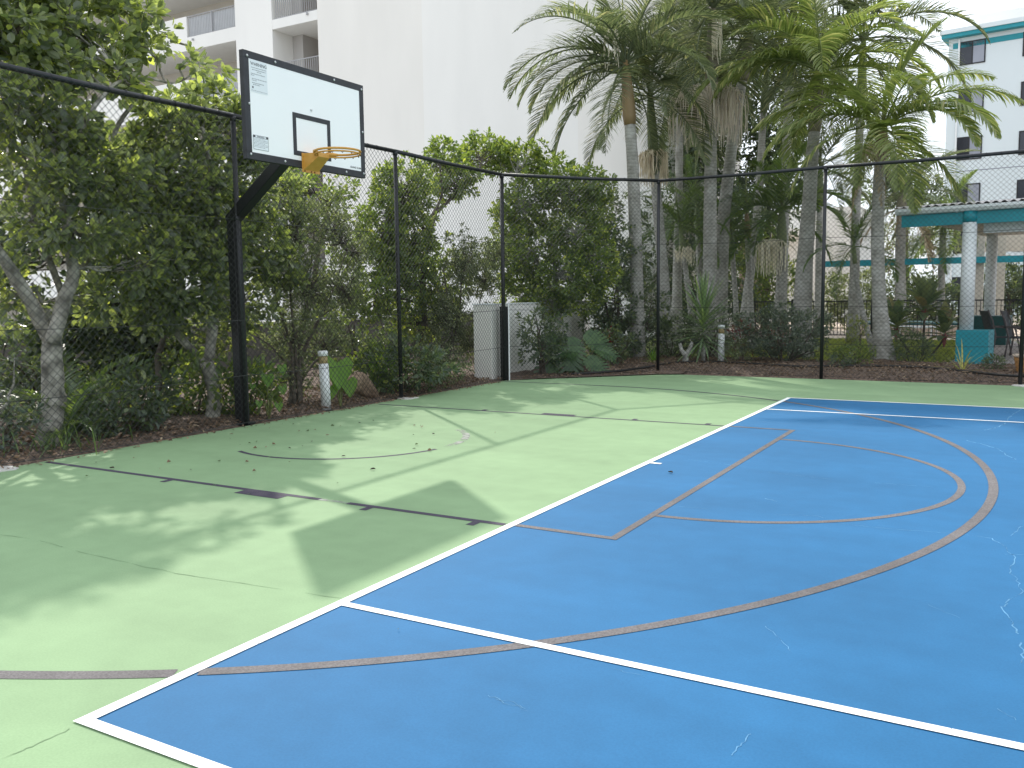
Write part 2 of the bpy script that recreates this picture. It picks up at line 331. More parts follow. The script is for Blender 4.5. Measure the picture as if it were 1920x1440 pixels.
def shrub(name, label, cat, base, rx, h, lm, ll=.07, lw=.5, n=120, per=12, stems=6, bark=None, group=None, ry=None, low=.1, shell=.3):
    base = np.asarray(base, float); ry = ry or rx; t = thing(name, label, cat, base, 0, group)
    st = MB(); cr = MB()
    u = nrm(RNG.normal(0, 1, (n, 3))); r = shell+(1-shell)*RNG.random((n, 1))**.5
    P = u*r*np.array([rx, ry, h*(1-low)/2])*(1+.2*np.sin(u[:, :1]*4+base[0])*np.cos(u[:, 2:]*5+base[1]))+np.array([0, 0, h*(1+low)/2])
    rosettes(cr, P, u, per, ll, lw)
    for i in range(stems):
        q = P[RNG.integers(0, n)]; st.tube(limb((RNG.uniform(-.12, .12)*rx, RNG.uniform(-.12, .12)*rx, -.02), q, 6, .06), np.linspace(.02, .006, 6)*min(1.5, max(.6, h)), 5, cap=False)
    st.build('stem', bark or M['barkdark'], t, smooth=True); cr.build('foliage', lm, t)
    return t
def frond_mesh(name, lm, length, e0, e1, n=68, ll=.62, lwd=.027, droop=.55, fwd=.6, vee=.35, twist=0, ragged=.1, stalk=.12):
    """one pinnate palm frond along +X; e0/e1 = start and end slope of its midrib; returns (mesh) with leaflets; midrib included"""
    K = 24; t = np.linspace(0, 1, K); e = e0+(e1-e0)*t**1.15; ds = length/(K-1)
    P = np.zeros((K, 3)); 
    for i in range(1, K):
        P[i] = P[i-1]+ds*np.array([math.cos(e[i]), .10*math.sin(i*.35+twist)*twist, math.sin(e[i])])
    T = nrm(np.gradient(P, axis=0))
    mb = MB(); mb.tube(P, np.linspace(.022, .004, K)*length/2.6, 5, cap=False)
    for s in (-1, 1):
        tt = np.clip(np.linspace(stalk, .985, n)+RNG.normal(0, .004, n), 0, 1)
        C = np.stack([np.interp(tt, t, P[:, i]) for i in range(3)], 1); Tn = nrm(np.stack([np.interp(tt, t, T[:, i]) for i in range(3)], 1))
        side = np.tile(np.array([0, s*1.0, 0]), (n, 1)); upv = np.cross(Tn, np.array([0, 1.0, 0])); upv *= np.sign(upv[:, 2:]+1e-6)*1
        D = nrm(side+Tn*(fwd+.9*tt[:, None]**2)+upv*vee+RNG.normal(0, ragged, (n, 3)))
        l = ll*np.sin(np.clip(.22+tt*.80, 0, 1)*math.pi)**.55*RNG.uniform(.85, 1.08, n); l *= (1-.35*tt)
        st = 5; Vs = []
        pos = C.copy(); d = D.copy(); Nn = nrm(np.cross(d, Tn))
        for k in range(st):
            wk = lwd*(.55, 1.0, .95, .65, .08)[k]/2
            W = nrm(np.cross(d, np.array([0, 0, 1.0])*.8+Nn*.4)); 
            Vs += [pos+W*wk, pos-W*wk]
            pos = pos+d*(l/(st-1))[:, None]; d = nrm(d+np.array([0, 0, -droop])*(.5+RNG.random((n, 1))*.5)*(k+1)/st)
        V = np.stack(Vs, 1); b = (np.arange(n)*st*2)[:, None]
        Q = np.concatenate([b+np.array([2*k, 2*k+1, 2*k+3, 2*k+2]) for k in range(st-1)], 1).reshape(-1, 4)
        mb.quads(V.reshape(-1, 3), Q)
    ob = mb.build(name, lm); me = ob.data; bpy.data.objects.remove(ob); return me
def frond_set(tagname, lm, length, ll, specs, **k):
    return [frond_mesh('frond', lm, length*RNG.uniform(.94, 1.06), R(a), R(b), ll=ll, twist=RNG.uniform(-.4, .4), **k) for a, b in specs]
FR = {}
UPS = [(80, 35), (68, 0), (55, -35), (40, -60), (24, -72), (5, -80), (-20, -84)]
FR['std'] = frond_set('std', LM['frond'], 2.7, .78, UPS)
FR['light'] = frond_set('light', LM['frondlight'], 2.6, .80, UPS, lwd=.036, droop=.75)
FR['wide'] = frond_set('wide', LM['frondlight'], 2.9, .98, [(44, -42), (34, -66), (62, -20)], n=58, lwd=.040, droop=.95, vee=.1, fwd=.45)
FR['small'] = frond_set('small', LM['frondgreen'], 1.6, .45, UPS, n=34)
FR['dense'] = frond_set('dense', LM['frondgreen'], 2.3, .62, UPS, n=52, droop=.35, lwd=.04)
FR['dead'] = frond_set('dead', LM['deadfrond'], 1.9, .40, [(-20, -85), (-45, -88)], n=30, droop=1.2, ragged=.3)
FR['fern'] = frond_set('fern', LM['frondgreen'], .75, .14, [(75, 10), (60, -20), (40, -40)], n=26, lwd=.018, droop=.2)
def put_fronds(parent, at, meshes, n, sc=1.0, a0=None, spread=None, names='frond', low=1.0):
    a = RNG.uniform(0, 6.28) if a0 is None else a0
    for i in range(n):
        me = meshes[min(len(meshes)-1, int((i/n)**low*len(meshes)))]
        ob = bpy.data.objects.new(names, me); COL.objects.link(ob); ob.parent = parent
        ob.location = Vector([float(c) for c in at]); ob.rotation_euler = (RNG.normal(0, .08), RNG.normal(0, .06), a+i*2.39996+RNG.normal(0, .15))
        k = sc*RNG.uniform(.88, 1.1); ob.scale = (k, k, k)
def one_frond(parent, at, me, az, sc=1.0, tilt=0):
    ob = bpy.data.objects.new('frond', me); COL.objects.link(ob); ob.parent = parent
    ob.location = Vector([float(c) for c in at]); ob.rotation_euler = (tilt, 0, az); ob.scale = (sc, sc, sc); return ob
def skirt(parent, at, rad, drop, n, mt, name='flower_stalk', k=3, a0=0, arc=6.28, th=.0105):
    """branched flower broom: arching side branches with long strands hanging from them"""
    mb = MB(); at = np.asarray(at, float); kb = max(2, n//14)
    for j in range(kb):
        aj = a0+arc*j/kb+RNG.normal(0, .16); dr = np.array([math.cos(aj), math.sin(aj), 0]); R_ = rad*RNG.uniform(.55, 1.0); hgt = RNG.uniform(.10, .22)*min(1, rad*1.6)
        t = np.linspace(0, 1, 8); B = at+np.outer(t*R_, dr)+np.outer(np.sin(t*math.pi*.8)*hgt-.28*R_*t**2.5, [0, 0, 1])
        mb.tube(B, np.linspace(.018, .008, 8), 4, cap=False)
        for i in range(14):
            f = RNG.uniform(.30, 1.0); p0 = np.array([np.interp(f, t, B[:, q]) for q in range(3)]); sd = np.array([-dr[1], dr[0], 0])*RNG.normal(0, .20)*rad+dr*RNG.normal(.03, .05)*rad
            top = p0+sd*.6+np.array([0, 0, RNG.uniform(.0, .06)]); L_ = drop*RNG.uniform(.45, 1.0)*(1.05-.25*f); a = top+sd*.5-np.array([0, 0, L_*.25])
            e = a+np.array([RNG.normal(0, .02), RNG.normal(0, .02), -L_*.75]); m2 = (a+e)/2+RNG.normal(0, .018, 3)
            mb.tube([p0, top, a, m2, e], [th, th, th*.95, th*.8, th*.6], 3, cap=False)
    return mb.build(name, mt, parent)
def palm(label, pts, r0, r1, shaft=1.0, shaft_mat='crownshaft', fr='std', nf=14, sc=1.0, flare=1.6, low=1.0, group=None, spear=True, name='palm'):
    """pts: trunk points base..top of trunk (world); crownshaft goes on from there"""
    pts = np.asarray(pts, float); base = pts[0].copy(); t = thing(name, label, 'palm tree', base, 0, group)
    tt = np.linspace(0, len(pts)-1, 26); P = np.stack([np.interp(tt, np.arange(len(pts)), pts[:, i]) for i in range(3)], 1)
    for _ in range(3): P[1:-1] = (P[:-2]+2*P[1:-1]+P[2:])/4
    P[0][2] -= .05; s = np.linspace(0, 1, len(P)); rad = r0+(r1-r0)*s; rad = rad*(1+(flare-1)*np.exp(-s*9))
    mb = MB(); mb.tube(P-base, rad, 14, wob=.015); mb.build('trunk', M['palmbark'], t, smooth=True)
    d = nrm(P[-1]-P[-4]); top = P[-1]+d*shaft
    c = MB(); ks = np.linspace(0, 1, 8); c.tube([P[-1]-base+d*(shaft*k-.03) for k in ks], r1*np.array([1.05, 1.22, 1.2, 1.12, 1.02, .9, .75, .55]), 12)
    c.build('crownshaft', M[shaft_mat], t, smooth=True)
    if spear:
        sp = MB(); sp.tube([top-base-d*.1, top-base+d*.5*sc, top-base+d*1.3*sc+np.array([.05, 0, 0])], [r1*.45, r1*.28, .008], 6); sp.build('spear_leaf', M['rachis'], t, smooth=True)
    put_fronds(t, top-base-d*.12, FR[fr], nf, sc, low=low)
    return t, base, top
def strap(mb, base, d, L_, W_, droop=.4, st=6, fold=.15):
    pos = np.asarray(base, float).copy(); d = nrm(np.asarray(d, float)); V = []
    prof = [.45, .85, 1.0, .9, .6, .03] if st == 6 else np.sin(np.linspace(.3, math.pi, st))
    for k in range(st):
        W = np.cross(d, [0, 0, 1.0]); W /= np.linalg.norm(W)+1e-6; n = np.cross(W, d)
        V += [pos+W*W_*prof[k]/2+n*W_*fold*prof[k], pos, pos-W*W_*prof[k]/2+n*W_*fold*prof[k]]
        pos = pos+d*L_/(st-1); d = nrm(d+np.array([0, 0, -droop/st*(k+1)/2]))
    Q = []
    for k in range(st-1):
        a = 3*k; Q += [(a, a+1, a+4, a+3), (a+1, a+2, a+5, a+4)]
    mb.quads(V, Q)

# ================================================================== SETTING
def sheet(name, mt, poly, z, rev=False):
    mb = MB(); V = [(x, y, z) for x, y in poly]; mb.ngon(V, list(range(len(V)))); return struct(mb, name, mt)
sheet('ground', M['soil'], [(-300, -300), (300, -300), (300, 300), (-300, 300)], -.09)
court = [(-5.06, -9), (32, -9), (32, 14.02), (-.1, 13.98), (-2.6, 13.93), (-3.0, 13.72), (-5.06, 11.68)]
mb = MB(); n = len(court)
mb.ngon([(x, y, 0) for x, y in court]+[(x, y, -.12) for x, y in court], list(range(n)), *[(i, i+n, (i+1) % n+n, (i+1) % n) for i in range(n)])
struct(mb, 'green_court', M['green'])
sheet('blue_court', M['blue'], [(.02, .02), (23.75, .02), (23.75, 10.95), (.02, 10.95)], .002)
def ribbon(mb, P, wd, z):
    P = np.asarray(P, float)[:, :2]; T = nrm(np.gradient(P, axis=0)); Nn = np.stack([-T[:, 1], T[:, 0]], 1)
    wd = np.broadcast_to(np.asarray(wd, float), (len(P),))[:, None]
    V = np.stack([P+Nn*wd/2, P-Nn*wd/2], 1).reshape(-1, 2); V = np.concatenate([V, np.full((len(V), 1), z)], 1)
    mb.quads(V, [(2*i, 2*i+1, 2*i+3, 2*i+2) for i in range(len(P)-1)])
def rect(mb, x0, y0, x1, y1, z): mb.quads([(x0, y0, z), (x1, y0, z), (x1, y1, z), (x0, y1, z)], [(0, 1, 2, 3)])
mb = MB(); z = .0062
rect(mb, 0, 0, .058, 10.97, z)                                    # baseline
rect(mb, .058, 0, 23.77, .05, z); rect(mb, .058, 10.92, 23.77, 10.97, z)
rect(mb, .058, 1.37, 23.77, 1.42, z); rect(mb, .058, 9.55, 23.77, 9.60, z)
rect(mb, .058, 5.46, .158, 5.51, z); rect(mb, 5.48, 1.42, 5.53, 9.55, z)
struct(mb, 'white_tennis_lines', M['white_line'])
mb = MB(); z = .0020
rect(mb, -5.0, 3.04, -1.62, 3.095, z); rect(mb, -1.35, 3.04, -.02, 3.095, z)
for x in (-3.24, -1.12, -.22): rect(mb, x-.03, 2.95, x+.03, 3.037, z); rect(mb, x-.03, 7.975, x+.03, 8.06, z)
rect(mb, -2.38, 2.93, -1.92, 3.037, z); rect(mb, -2.38, 7.975, -1.92, 8.08, z)
rect(mb, -4.95, 7.915, -.02, 7.965, z)
a = np.linspace(R(246), R(352), 40); ribbon(mb, np.stack([-3.30+1.22*np.cos(a), 5.42+1.22*np.sin(a)], 1), .045, z)
struct(mb, 'plum_key_lines', M['dark_line'])
mb = MB(); a = np.linspace(R(0), R(55), 24); ribbon(mb, np.stack([-3.30+1.22*np.cos(a), 5.42+1.22*np.sin(a)], 1), .08, z); rect(mb, -1.62, 3.045, -1.35, 3.09, z)
struct(mb, 'faded_lilac_lines', M['lilac'])
mb = MB(); z = .0046
rect(mb, .06, 3.055, .72, 3.11, z); rect(mb, .06, 7.90, .72, 7.95, z); rect(mb, .72, 3.055, .775, 7.95, z)
a = np.linspace(-math.pi/2, math.pi/2, 90); ribbon(mb, np.stack([.755+1.765*np.cos(a), 5.50+1.765*np.sin(a)], 1), .055, .0040)
a0 = math.acos((.06+3.27)/6.0); a = np.linspace(-a0, a0, 140); ribbon(mb, np.stack([-3.27+6.0*np.cos(a), 5.5+6.0*np.sin(a)], 1), .066, z)
struct(mb, 'grey_basketball_lines', M['grey_line'])
mb = MB(); z = .0021
a1 = math.acos((-.02+3.27)/6.0)
a = np.linspace(a1, math.pi/2, 50); ribbon(mb, np.stack([-3.27+6.0*np.cos(a), 5.5+6.0*np.sin(a)], 1), .06, z); rect(mb, -5.0, 11.475, -3.27, 11.53, z)
struct(mb, 'plum_arc_line', M['dark_line'])
mb = MB(); a = np.linspace(-math.pi/2, -a1, 50); ribbon(mb, np.stack([-3.27+6.0*np.cos(a), 5.5+6.0*np.sin(a)], 1), .075, z)
struct(mb, 'grey_arc_line', M['grey_line'])
def squiggle(mb, pix, wd, z, sub=5, amp=.012):
    P = np.array([G(*p) for p in pix])[:, :2]; tt = np.linspace(0, len(P)-1, (len(P)-1)*sub+1)
    Q = np.stack([np.interp(tt, np.arange(len(P)), P[:, i]) for i in range(2)], 1); Q[1:-1] += RNG.normal(0, amp, (len(Q)-2, 2))
    ribbon(mb, Q, wd*.8*RNG.uniform(.4, 1.3, len(Q)), z)
mb = MB()
for px, wd in (([(1860,1010),(1885,1027),(1903,1050),(1893,1072),(1912,1095),(1918,1113),(1888,1132),(1878,1140),(1895,1165),(1910,1190)], .012),
               ([(1895,1005),(1912,992),(1925,985)], .010), ([(1450,966),(1530,968),(1590,985),(1700,995),(1810,1003),(1858,1010)], .009),
               ([(1290,862),(1340,868),(1400,878)], .010), ([(1440,886),(1500,893),(1560,899)], .009), ([(1640,906),(1760,914)], .008),
               ([(1915,768),(1893,783),(1884,795),(1868,802),(1845,807)], .03), ([(1812,826),(1835,832),(1870,842),(1905,862)], .02), ([(1880,772),(1905,776)], .02),
               ([(1915,1245),(1918,1220),(1912,1205)], .012), ([(1372,1418),(1388,1400),(1408,1378)], .008), ([(1435,1175),(1460,1195),(1485,1225)], .007),
               ([(1270,950),(1330,955)], .010), ([(1434,935),(1457,941)], .02), ([(915,1305),(950,1320),(985,1330)], .006), ([(930,1312),(960,1318),(990,1335)], .005),
               ([(1740,1135),(1800,1160)], .006), ([(1885,1040),(1920,1041)], .008), ([(1150,1255),(1210,1272)], .005), ([(1870,1330),(1905,1352)], .006)):
    squiggle(mb, px, wd*.62, .0033, 5, .006)
struct(mb, 'court_cracks', M['crack'])
mb = MB()
squiggle(mb, [(-40, 998), (60, 1010), (170, 1040), (330, 1075), (480, 1098), (640, 1122)], .007, .0017, 6, .004)
squiggle(mb, [(0, 1425), (60, 1400), (130, 1366)], .007, .0017, 6, .004)
struct(mb, 'court_seam', M['seam'])

def mound(name, mt, x0, x1, y0, y1, h, step=.12, edge=.5, noise=.02):
    nx, ny = int((x1-x0)/step)+1, int((y1-y0)/step)+1
    X, Y = np.meshgrid(np.linspace(x0, x1, nx), np.linspace(y0, y1, ny)); d = np.minimum(np.minimum(X-x0, x1-X), np.minimum(Y-y0, y1-Y))
    Z = -.04+h*np.clip(d/edge, 0, 1)**.6+.03*np.sin(X*2.3)*np.sin(Y*1.9)*np.clip(d, 0, 1)+RNG.normal(0, noise, X.shape)*np.clip(d*4, 0, 1)
    mb = MB(); I = np.arange(nx*ny).reshape(ny, nx)
    mb.quads(np.stack([X, Y, Z], -1).reshape(-1, 3), np.stack([I[:-1, :-1], I[:-1, 1:], I[1:, 1:], I[1:, :-1]], -1).reshape(-1, 4)); return struct(mb, name, mt, smooth=True)
mound('mulch_bed', M['mulch'], -5.3, 14, 14.03, 17.6, .14)
mound('side_garden_soil', M['mulch'], -12, -5.08, -6, 20, .07, .2, .3)
# chamfer corner of the mulch bed in front of the white wall
mb = MB(); mb.ngon([(-5.06, 11.7, .015), (-3.0, 13.74, .015), (-2.6, 13.95, .015), (-2.6, 14.3, .06), (-5.06, 14.3, .05)], [0, 1, 2, 3, 4]); struct(mb, 'corner_mulch', M['mulch'])
sheet('lawn', M['lawn'], [(-12, 17.4), (1.55, 17.4), (1.9, 27.2), (-12, 27.2)], .02)
sheet('pool_paving', M['sand'], [(-12, 27.2), (20, 27.2), (20, 44), (-12, 44)], .03)
sheet('pavilion_floor', M['pave'], [(1.56, 17.7), (14, 17.7), (14, 27.19), (1.92, 27.19)], .03)
sheet('driveway', M['conclight'], [(-60, -20), (-12.4, -20), (-12.4, 29), (-60, 29)], -.05)

# ================================================================== BASKETBALL HOOP
bx = -3.83; by0, by1, bz0, bz1 = 4.60, 6.42, 2.88, 3.93; byc = 5.50
hoop = thing('basketball_hoop', 'black pole basketball hoop with white backboard and orange rim', 'basketball hoop', (-5.22, 5.68, 0))
H0 = np.array([-5.22, 5.68, 0])
mb = MB(); mb.box((-.062, -.062, 0), (.062, .062, 2.46)); mb.build('pole', M['black'], hoop, bevel=.012)
mb = MB(); mb.box((-.11, -.11, .0), (.11, .11, .018)); 
mb.build('base_plate', M['black'], hoop, bevel=.004)
mb = MB(); A0 = np.array([-.02, .0, 2.43]); A1 = np.array([bx-.12, byc+.02, 3.22])-H0
mb.bar(A0-(A1-A0)*.03, A1, .125, .135); mb.build('arm', M['black'], hoop, bevel=.01)
mb = MB(); mb.box((bx-.11, byc-.40, 3.02), (bx-.058, byc+.40, 3.07)); mb.box((bx-.11, byc-.40, 3.62), (bx-.058, byc+.40, 3.67)); mb.box((bx-.16, byc-.08, 2.98), (bx-.11, byc+.12, 3.70))
ob = mb.build('mounting_frame', M['black'], hoop); ob.location = Vector(-H0)
bd = MB(); bd.box((bx-.05, by0+.012, bz0+.012), (bx-.004, by1-.012, bz1-.012)); board = bd.build('backboard', M['board'], hoop); board.location = Vector(-H0)
def sub(mb_, name, mt, parent=board, **k): return mb_.build(name, mt, parent, **k)
b = MB(); e = .072
b.box((bx-.056, by0, bz0), (bx, by1, bz0+e)); b.box((bx-.056, by0, bz1-e), (bx, by1, bz1)); b.box((bx-.056, by0, bz0+e), (bx, by0+e, bz1-e)); b.box((bx-.056, by1-e, bz0+e), (bx, by1, bz1-e))
sub(b, 'black_border', M['boardblack'], bevel=.003)
ty0, ty1, tz0, tz1, tw = 5.255, 5.835, 3.00, 3.44, .05
b = MB(); x0, x1 = bx-.003, bx-.0005
b.box((x0, ty0, tz0), (x1, ty1, tz0+tw)); b.box((x0, ty0, tz1-tw), (x1, ty1, tz1)); b.box((x0, ty0, tz0+tw), (x1, ty0+tw, tz1-tw)); b.box((x0, ty1-tw, tz0+tw), (x1, ty1, tz1-tw))
sub(b, 'target_square', M['boardblack'])
for y, z in [(by0+.05, bz0+.05), (by0+.05, bz1-.05), (by1-.035, bz0+.05), (by1-.035, bz1-.05), (by0+.055, 3.42), (by1-.035, 3.40), (5.12, bz0+.035), (6.08, bz0+.035), (5.03, bz1-.035), (5.92, bz1-.035), (5.54, 3.505)]:
    b = MB(); b.tube([(bx-.004, y, z), (bx+.006, y, z), (bx+.011, y, z)], [.013, .013, .007], 8); sub(b, 'bolt', M['steel'], smooth=False)
def text(body, size, y, z, name, mt, parent, x=bx+.002, w=1.0):
    cu = bpy.data.curves.new(name, 'FONT'); cu.body = body; cu.size = size; cu.extrude = .0004; cu.offset = size*.004
    t_ = bpy.data.objects.new(name, cu); COL.objects.link(t_); bpy.context.view_layer.update()
    me = bpy.data.meshes.new_from_object(t_.evaluated_get(bpy.context.evaluated_depsgraph_get())); bpy.data.objects.remove(t_)
    ob = bpy.data.objects.new(name, me); COL.objects.link(ob); me.materials.clear(); me.materials.append(mt)
    ob.matrix_world = Matrix(((0, 0, 1, x), (w, 0, 0, y), (0, 1, 0, z), (0, 0, 0, 1))); ob.parent = parent; return ob
s1 = MB(); s1.box((bx-.003, 4.685, 3.545), (bx-.0012, 4.912, 3.853)); s1 = sub(s1, 'warning_sticker', M['sticker'])
text('WARNING', .047, 4.693, 3.80, 'warning_heading', M['ink'], board, bx-.0008, .95)
def greek(parent, y0, y1, rows, name='small_print', x=bx-.001, h=.008, mt=None):
    b = MB()
    for zz, ya, yb in rows:
        y = y0+(y1-y0)*ya
        while y < y0+(y1-y0)*yb:
            l = random.uniform(.006, .022); b.box((x, y, zz), (x+.0005, min(y+l, y0+(y1-y0)*yb), zz+h)); y += l+.005
    sub(b, name, mt or M['inkgrey'], board)
greek(s1, 4.695, 4.905, [(3.775, .03, .97), (3.755, .08, .95), (3.738, .38, .66), (3.715, .0, .9), (3.70, 0, .2), (3.668, .05, 1), (3.652, .05, .35), (3.628, .05, .8), (3.612, .1, .55)])
greek(s1, 4.695, 4.905, [(3.556, 0, 1)], 'footer_print', h=.005)
b = MB(); b.box((bx-.001, 4.705, 3.578), (bx-.0004, 4.722, 3.598)); sub(b, 'sticker_symbol', M['ink'])
s2 = MB(); s2.box((bx-.003, 4.69, 2.985), (bx-.0012, 4.895, 3.125)); s2 = sub(s2, 'notice_sticker', M['sticker'])
b = MB(); yy0, yy1, zz0, zz1 = 4.69, 4.895, 2.985, 3.125
for q in ((yy0, zz0, yy1, zz0+.003), (yy0, zz0+.003, yy0+.003, zz1-.024), (yy1-.003, zz0+.003, yy1, zz1-.024)): b.box((bx-.001, q[0], q[1]), (bx-.0004, q[2], q[3]))
b.box((bx-.001, yy0, zz1-.024), (bx-.0004, yy0+.03, zz1)); b.box((bx-.001, yy1-.03, zz1-.024), (bx-.0004, yy1, zz1)); b.box((bx-.001, yy0+.03, zz1-.003), (bx-.0004, yy1-.03, zz1)); b.box((bx-.001, yy0+.03, zz1-.024), (bx-.0004, yy1-.03, zz1-.021))
sub(b, 'notice_border', M['ink'])
text('WARNING', .021, 4.742, 3.106, 'notice_heading', M['ink'], board, bx-.0008, .98)
greek(s2, 4.70, 4.888, [(3.088-.0135*i, 0, 1 if i % 3 else .8) for i in range(7)], h=.005)
text('GRAND SLAM', .030, 6.155, 2.972, 'maker_lettering', M['ink'], board, bx-.0025, 1.0)
# rim and bracket
rim = thing('rim', None, None); rim.parent = hoop; rim.location = Vector(-H0)
rx, rz, rr = bx+.385, 3.03, .235
a = np.linspace(0, 2*math.pi, 49)[:-1]
def ring(r, z, t, mt, name):
    b = MB(); k = 8; an = np.arange(k)/k*2*math.pi; n = len(a)
    V = np.array([[(rx+(r+t*math.cos(q))*math.cos(u), byc+(r+t*math.cos(q))*math.sin(u), z+t*math.sin(q)) for q in an] for u in a]).reshape(-1, 3)
    Q = [(i*k+j, ((i+1) % n)*k+j, ((i+1) % n)*k+(j+1) % k, i*k+(j+1) % k) for i in range(n) for j in range(k)]
    b.quads(V, Q); return b.build(name, mt, rim, smooth=True)
ring(rr, rz, .012, M['orange'], 'hoop_ring'); ring(rr-.004, rz-.028, .009, M['orange'], 'lower_ring')
b = MB()
for i in range(14):
    u = .3+i*(2*math.pi-.6)/13+math.pi; c = np.array([rx+rr*math.cos(u), byc+rr*math.sin(u), 0]); t_ = np.array([-math.sin(u), math.cos(u), 0])
    b.tube([c+np.array([0, 0, rz-.030])-t_*.012, c+np.array([0, 0, rz-.048]), c+np.array([0, 0, rz-.030])+t_*.012], .004, 4)
b.build('net_hook', M['orange_dark'], rim)
b = MB(); b.box((bx+.001, byc-.135, 2.835), (bx+.008, byc+.135, 3.035)); b.build('back_plate', M['orange'], rim, bevel=.002)
b = MB(); pw = .115; fx = rx-rr+.045
V = [(bx+.008, byc-pw, 3.03), (bx+.008, byc+pw, 3.03), (fx, byc-.085, 3.03), (fx, byc+.085, 3.03), (bx+.008, byc-pw, 2.86), (bx+.008, byc+pw, 2.86), (fx, byc-.085, 2.985), (fx, byc+.085, 2.985)]
b.quads(V, [(0, 2, 3, 1), (4, 5, 7, 6), (0, 4, 6, 2), (1, 3, 7, 5), (2, 6, 7, 3)]); b.build('bracket', M['orange'], rim, bevel=.003)
for sgn in (-1, 1):
    b = MB(); b.tube([(fx-.03, byc+sgn*.075, 3.025), (rx-rr*.80, byc+sgn*rr*.62, 3.03), (rx-rr*.62, byc+sgn*rr*.80, 3.03)], [.026, .022, .012], 8); b.build('rim_support', M['orange'], rim, smooth=True)
for y in (-.10, 0.0, .05):
    b = MB(); b.tube([(bx+.006, byc+y, 2.848), (bx+.014, byc+y, 2.848)], .009, 6); b.build('bolt', M['orange_dark'], rim)

# ================================================================== CHAIN LINK FENCE
FH = 3.60
fence = thing('chain_link_fence', 'tall black chain link fence running round the green court', 'fence', (-5.1, 11.68, 0))
F0 = np.array([-5.1, 11.68, 0])
left = [(-5.1, y) for y in (-3.47, -.44, 2.59, 5.62, 8.66, 11.68)]
FP = left+[(-3.13, 14.10), (-.14, 14.10), (2.86, 14.10), (5.88, 14.10), (8.9, 14.1)]
for i, (x, y) in enumerate(FP):
    r = .030 if i != 5 else .034
    b = MB(); b.tube([(x, y, -.05), (x, y, FH-.03)], r, 12); b.tube([(x, y, FH-.055), (x, y, FH-.005)], r+.006, 12); b.build('post', M['black'], fence, smooth=True, loc=-F0)
for (x0, y0), (x1, y1) in zip(FP[:-1], FP[1:]):
    b = MB(); b.tube([(x0, y0, FH), ((x0+x1)/2, (y0+y1)/2, FH-.012), (x1, y1, FH)], .029, 10)
    d = np.array([x1-x0, y1-y0, 0.]); Ln = np.linalg.norm(d); d /= Ln
    for k in range(1, int(Ln/.20)):                                  # lacing wire wound round the rail
        c = np.array([x0, y0, FH-.004])+d*k*.20; sd = np.array([-d[1], d[0], 0])
        an = np.linspace(0, 2*math.pi, 9); b.tube([c+sd*.0315*math.cos(q)+np.array([0, 0, .0315*math.sin(q)])+d*.03*q/6.28 for q in an], .0028, 4, cap=False)
    b.build('top_rail', M['black'], fence, smooth=True, loc=-F0)
    # diamond mesh
    sd = np.array([-d[1], d[0], 0]); off = sd*(-.036 if x0 == x1 else .036); b = MB(); sp = .080; hh = FH-.02; z0 = .03
    sl_ = 1.0; run = (hh-z0)/sl_
    for fam in (1, -1):
        k = 0; s = -run
        while s < Ln:
            a_, e_ = s, s+run; za, ze = z0, hh
            if a_ < 0: za = z0-a_*sl_; a_ = 0
            if e_ > Ln: ze = hh-(e_-Ln)*sl_; e_ = Ln
            if e_-a_ > .02:
                pa, pe = (a_, e_) if fam == 1 else (Ln-a_, Ln-e_)
                A = np.array([x0, y0, 0])+d*pa+off+sd*.0022*fam; B = np.array([x0, y0, 0])+d*pe+off+sd*.0022*fam; A[2] = za; B[2] = ze
                b.bar(A, B, .0032)
            s += sp
    b.build('mesh_panel', M['blackmesh'], fence, loc=-F0)
    for z in (.04, .60, 1.25, 2.42):
        b = MB(); nz_ = 7; t = np.linspace(0, 1, nz_); b.tube([np.array([x0, y0, z-.02*math.sin(q*math.pi)])+d*Ln*q+off*1.1 for q in t], .0036, 5, cap=False); b.build('tension_wire', M['blackmesh'], fence, loc=-F0)
# pale concrete footings showing at some posts
for k, (x, y, lab) in enumerate(((-5.02, 2.62, 'small pale concrete footing at left edge of the green court'), (-4.98, 8.66, 'small pale concrete footing at fence post past the white bollard'), (2.9, 13.98, 'small pale concrete footing at far right fence post'))):
    b = MB(); q = np.linspace(0, 2*math.pi, 15)[:-1]; rj = .13*RNG.uniform(.7, 1.2, 14); V = [(x+1.0*rj[i]*math.cos(q[i]), y+1.3*rj[i]*math.sin(q[i]), .012) for i in range(14)]+[(x+1.1*rj[i]*math.cos(q[i]), y+1.4*rj[i]*math.sin(q[i]), -.05) for i in range(14)]
    b.ngon(V, list(range(14)), *[(i, i+14, (i+1) % 14+14, (i+1) % 14) for i in range(14)]); tag(b.build('post_footing', M['conclight']), lab, 'footing', 'fence post footings')

# ================================================================== BUILDINGS
def bars(mb, x0, x1, y, z0, z1, sp=.11, t=.014, rail=.035):
    mb.box((x0, y-rail/2, z1-rail), (x1, y+rail/2, z1)); mb.box((x0, y-rail/2, z0), (x1, y+rail/2, z0+rail*.8))
    x = x0+sp
    while x < x1-sp/2: mb.box((x-t/2, y-t/2, z0+rail*.8), (x+t/2, y+t/2, z1-rail)); x += sp
YF = 28.96; ap = thing('apartment_building', 'large white apartment block with recessed balconies behind the left trees', 'building', (-24, YF, 0)); A0_ = np.array([-24., YF, 0])
TOPZ = 17.9; floors = [2.15, 5.15, 8.15, 11.15, 14.15, 17.2]
b = MB(); b.box((-29.72, YF, -.1), (-27.38, YF+9, TOPZ)); b.build('pier', M['render2'], ap, loc=-A0_)
b = MB(); b.box((-24.65, YF+.003, -.1), (-18.95, YF+9, TOPZ)); b.build('wall', M['render'], ap, loc=-A0_)
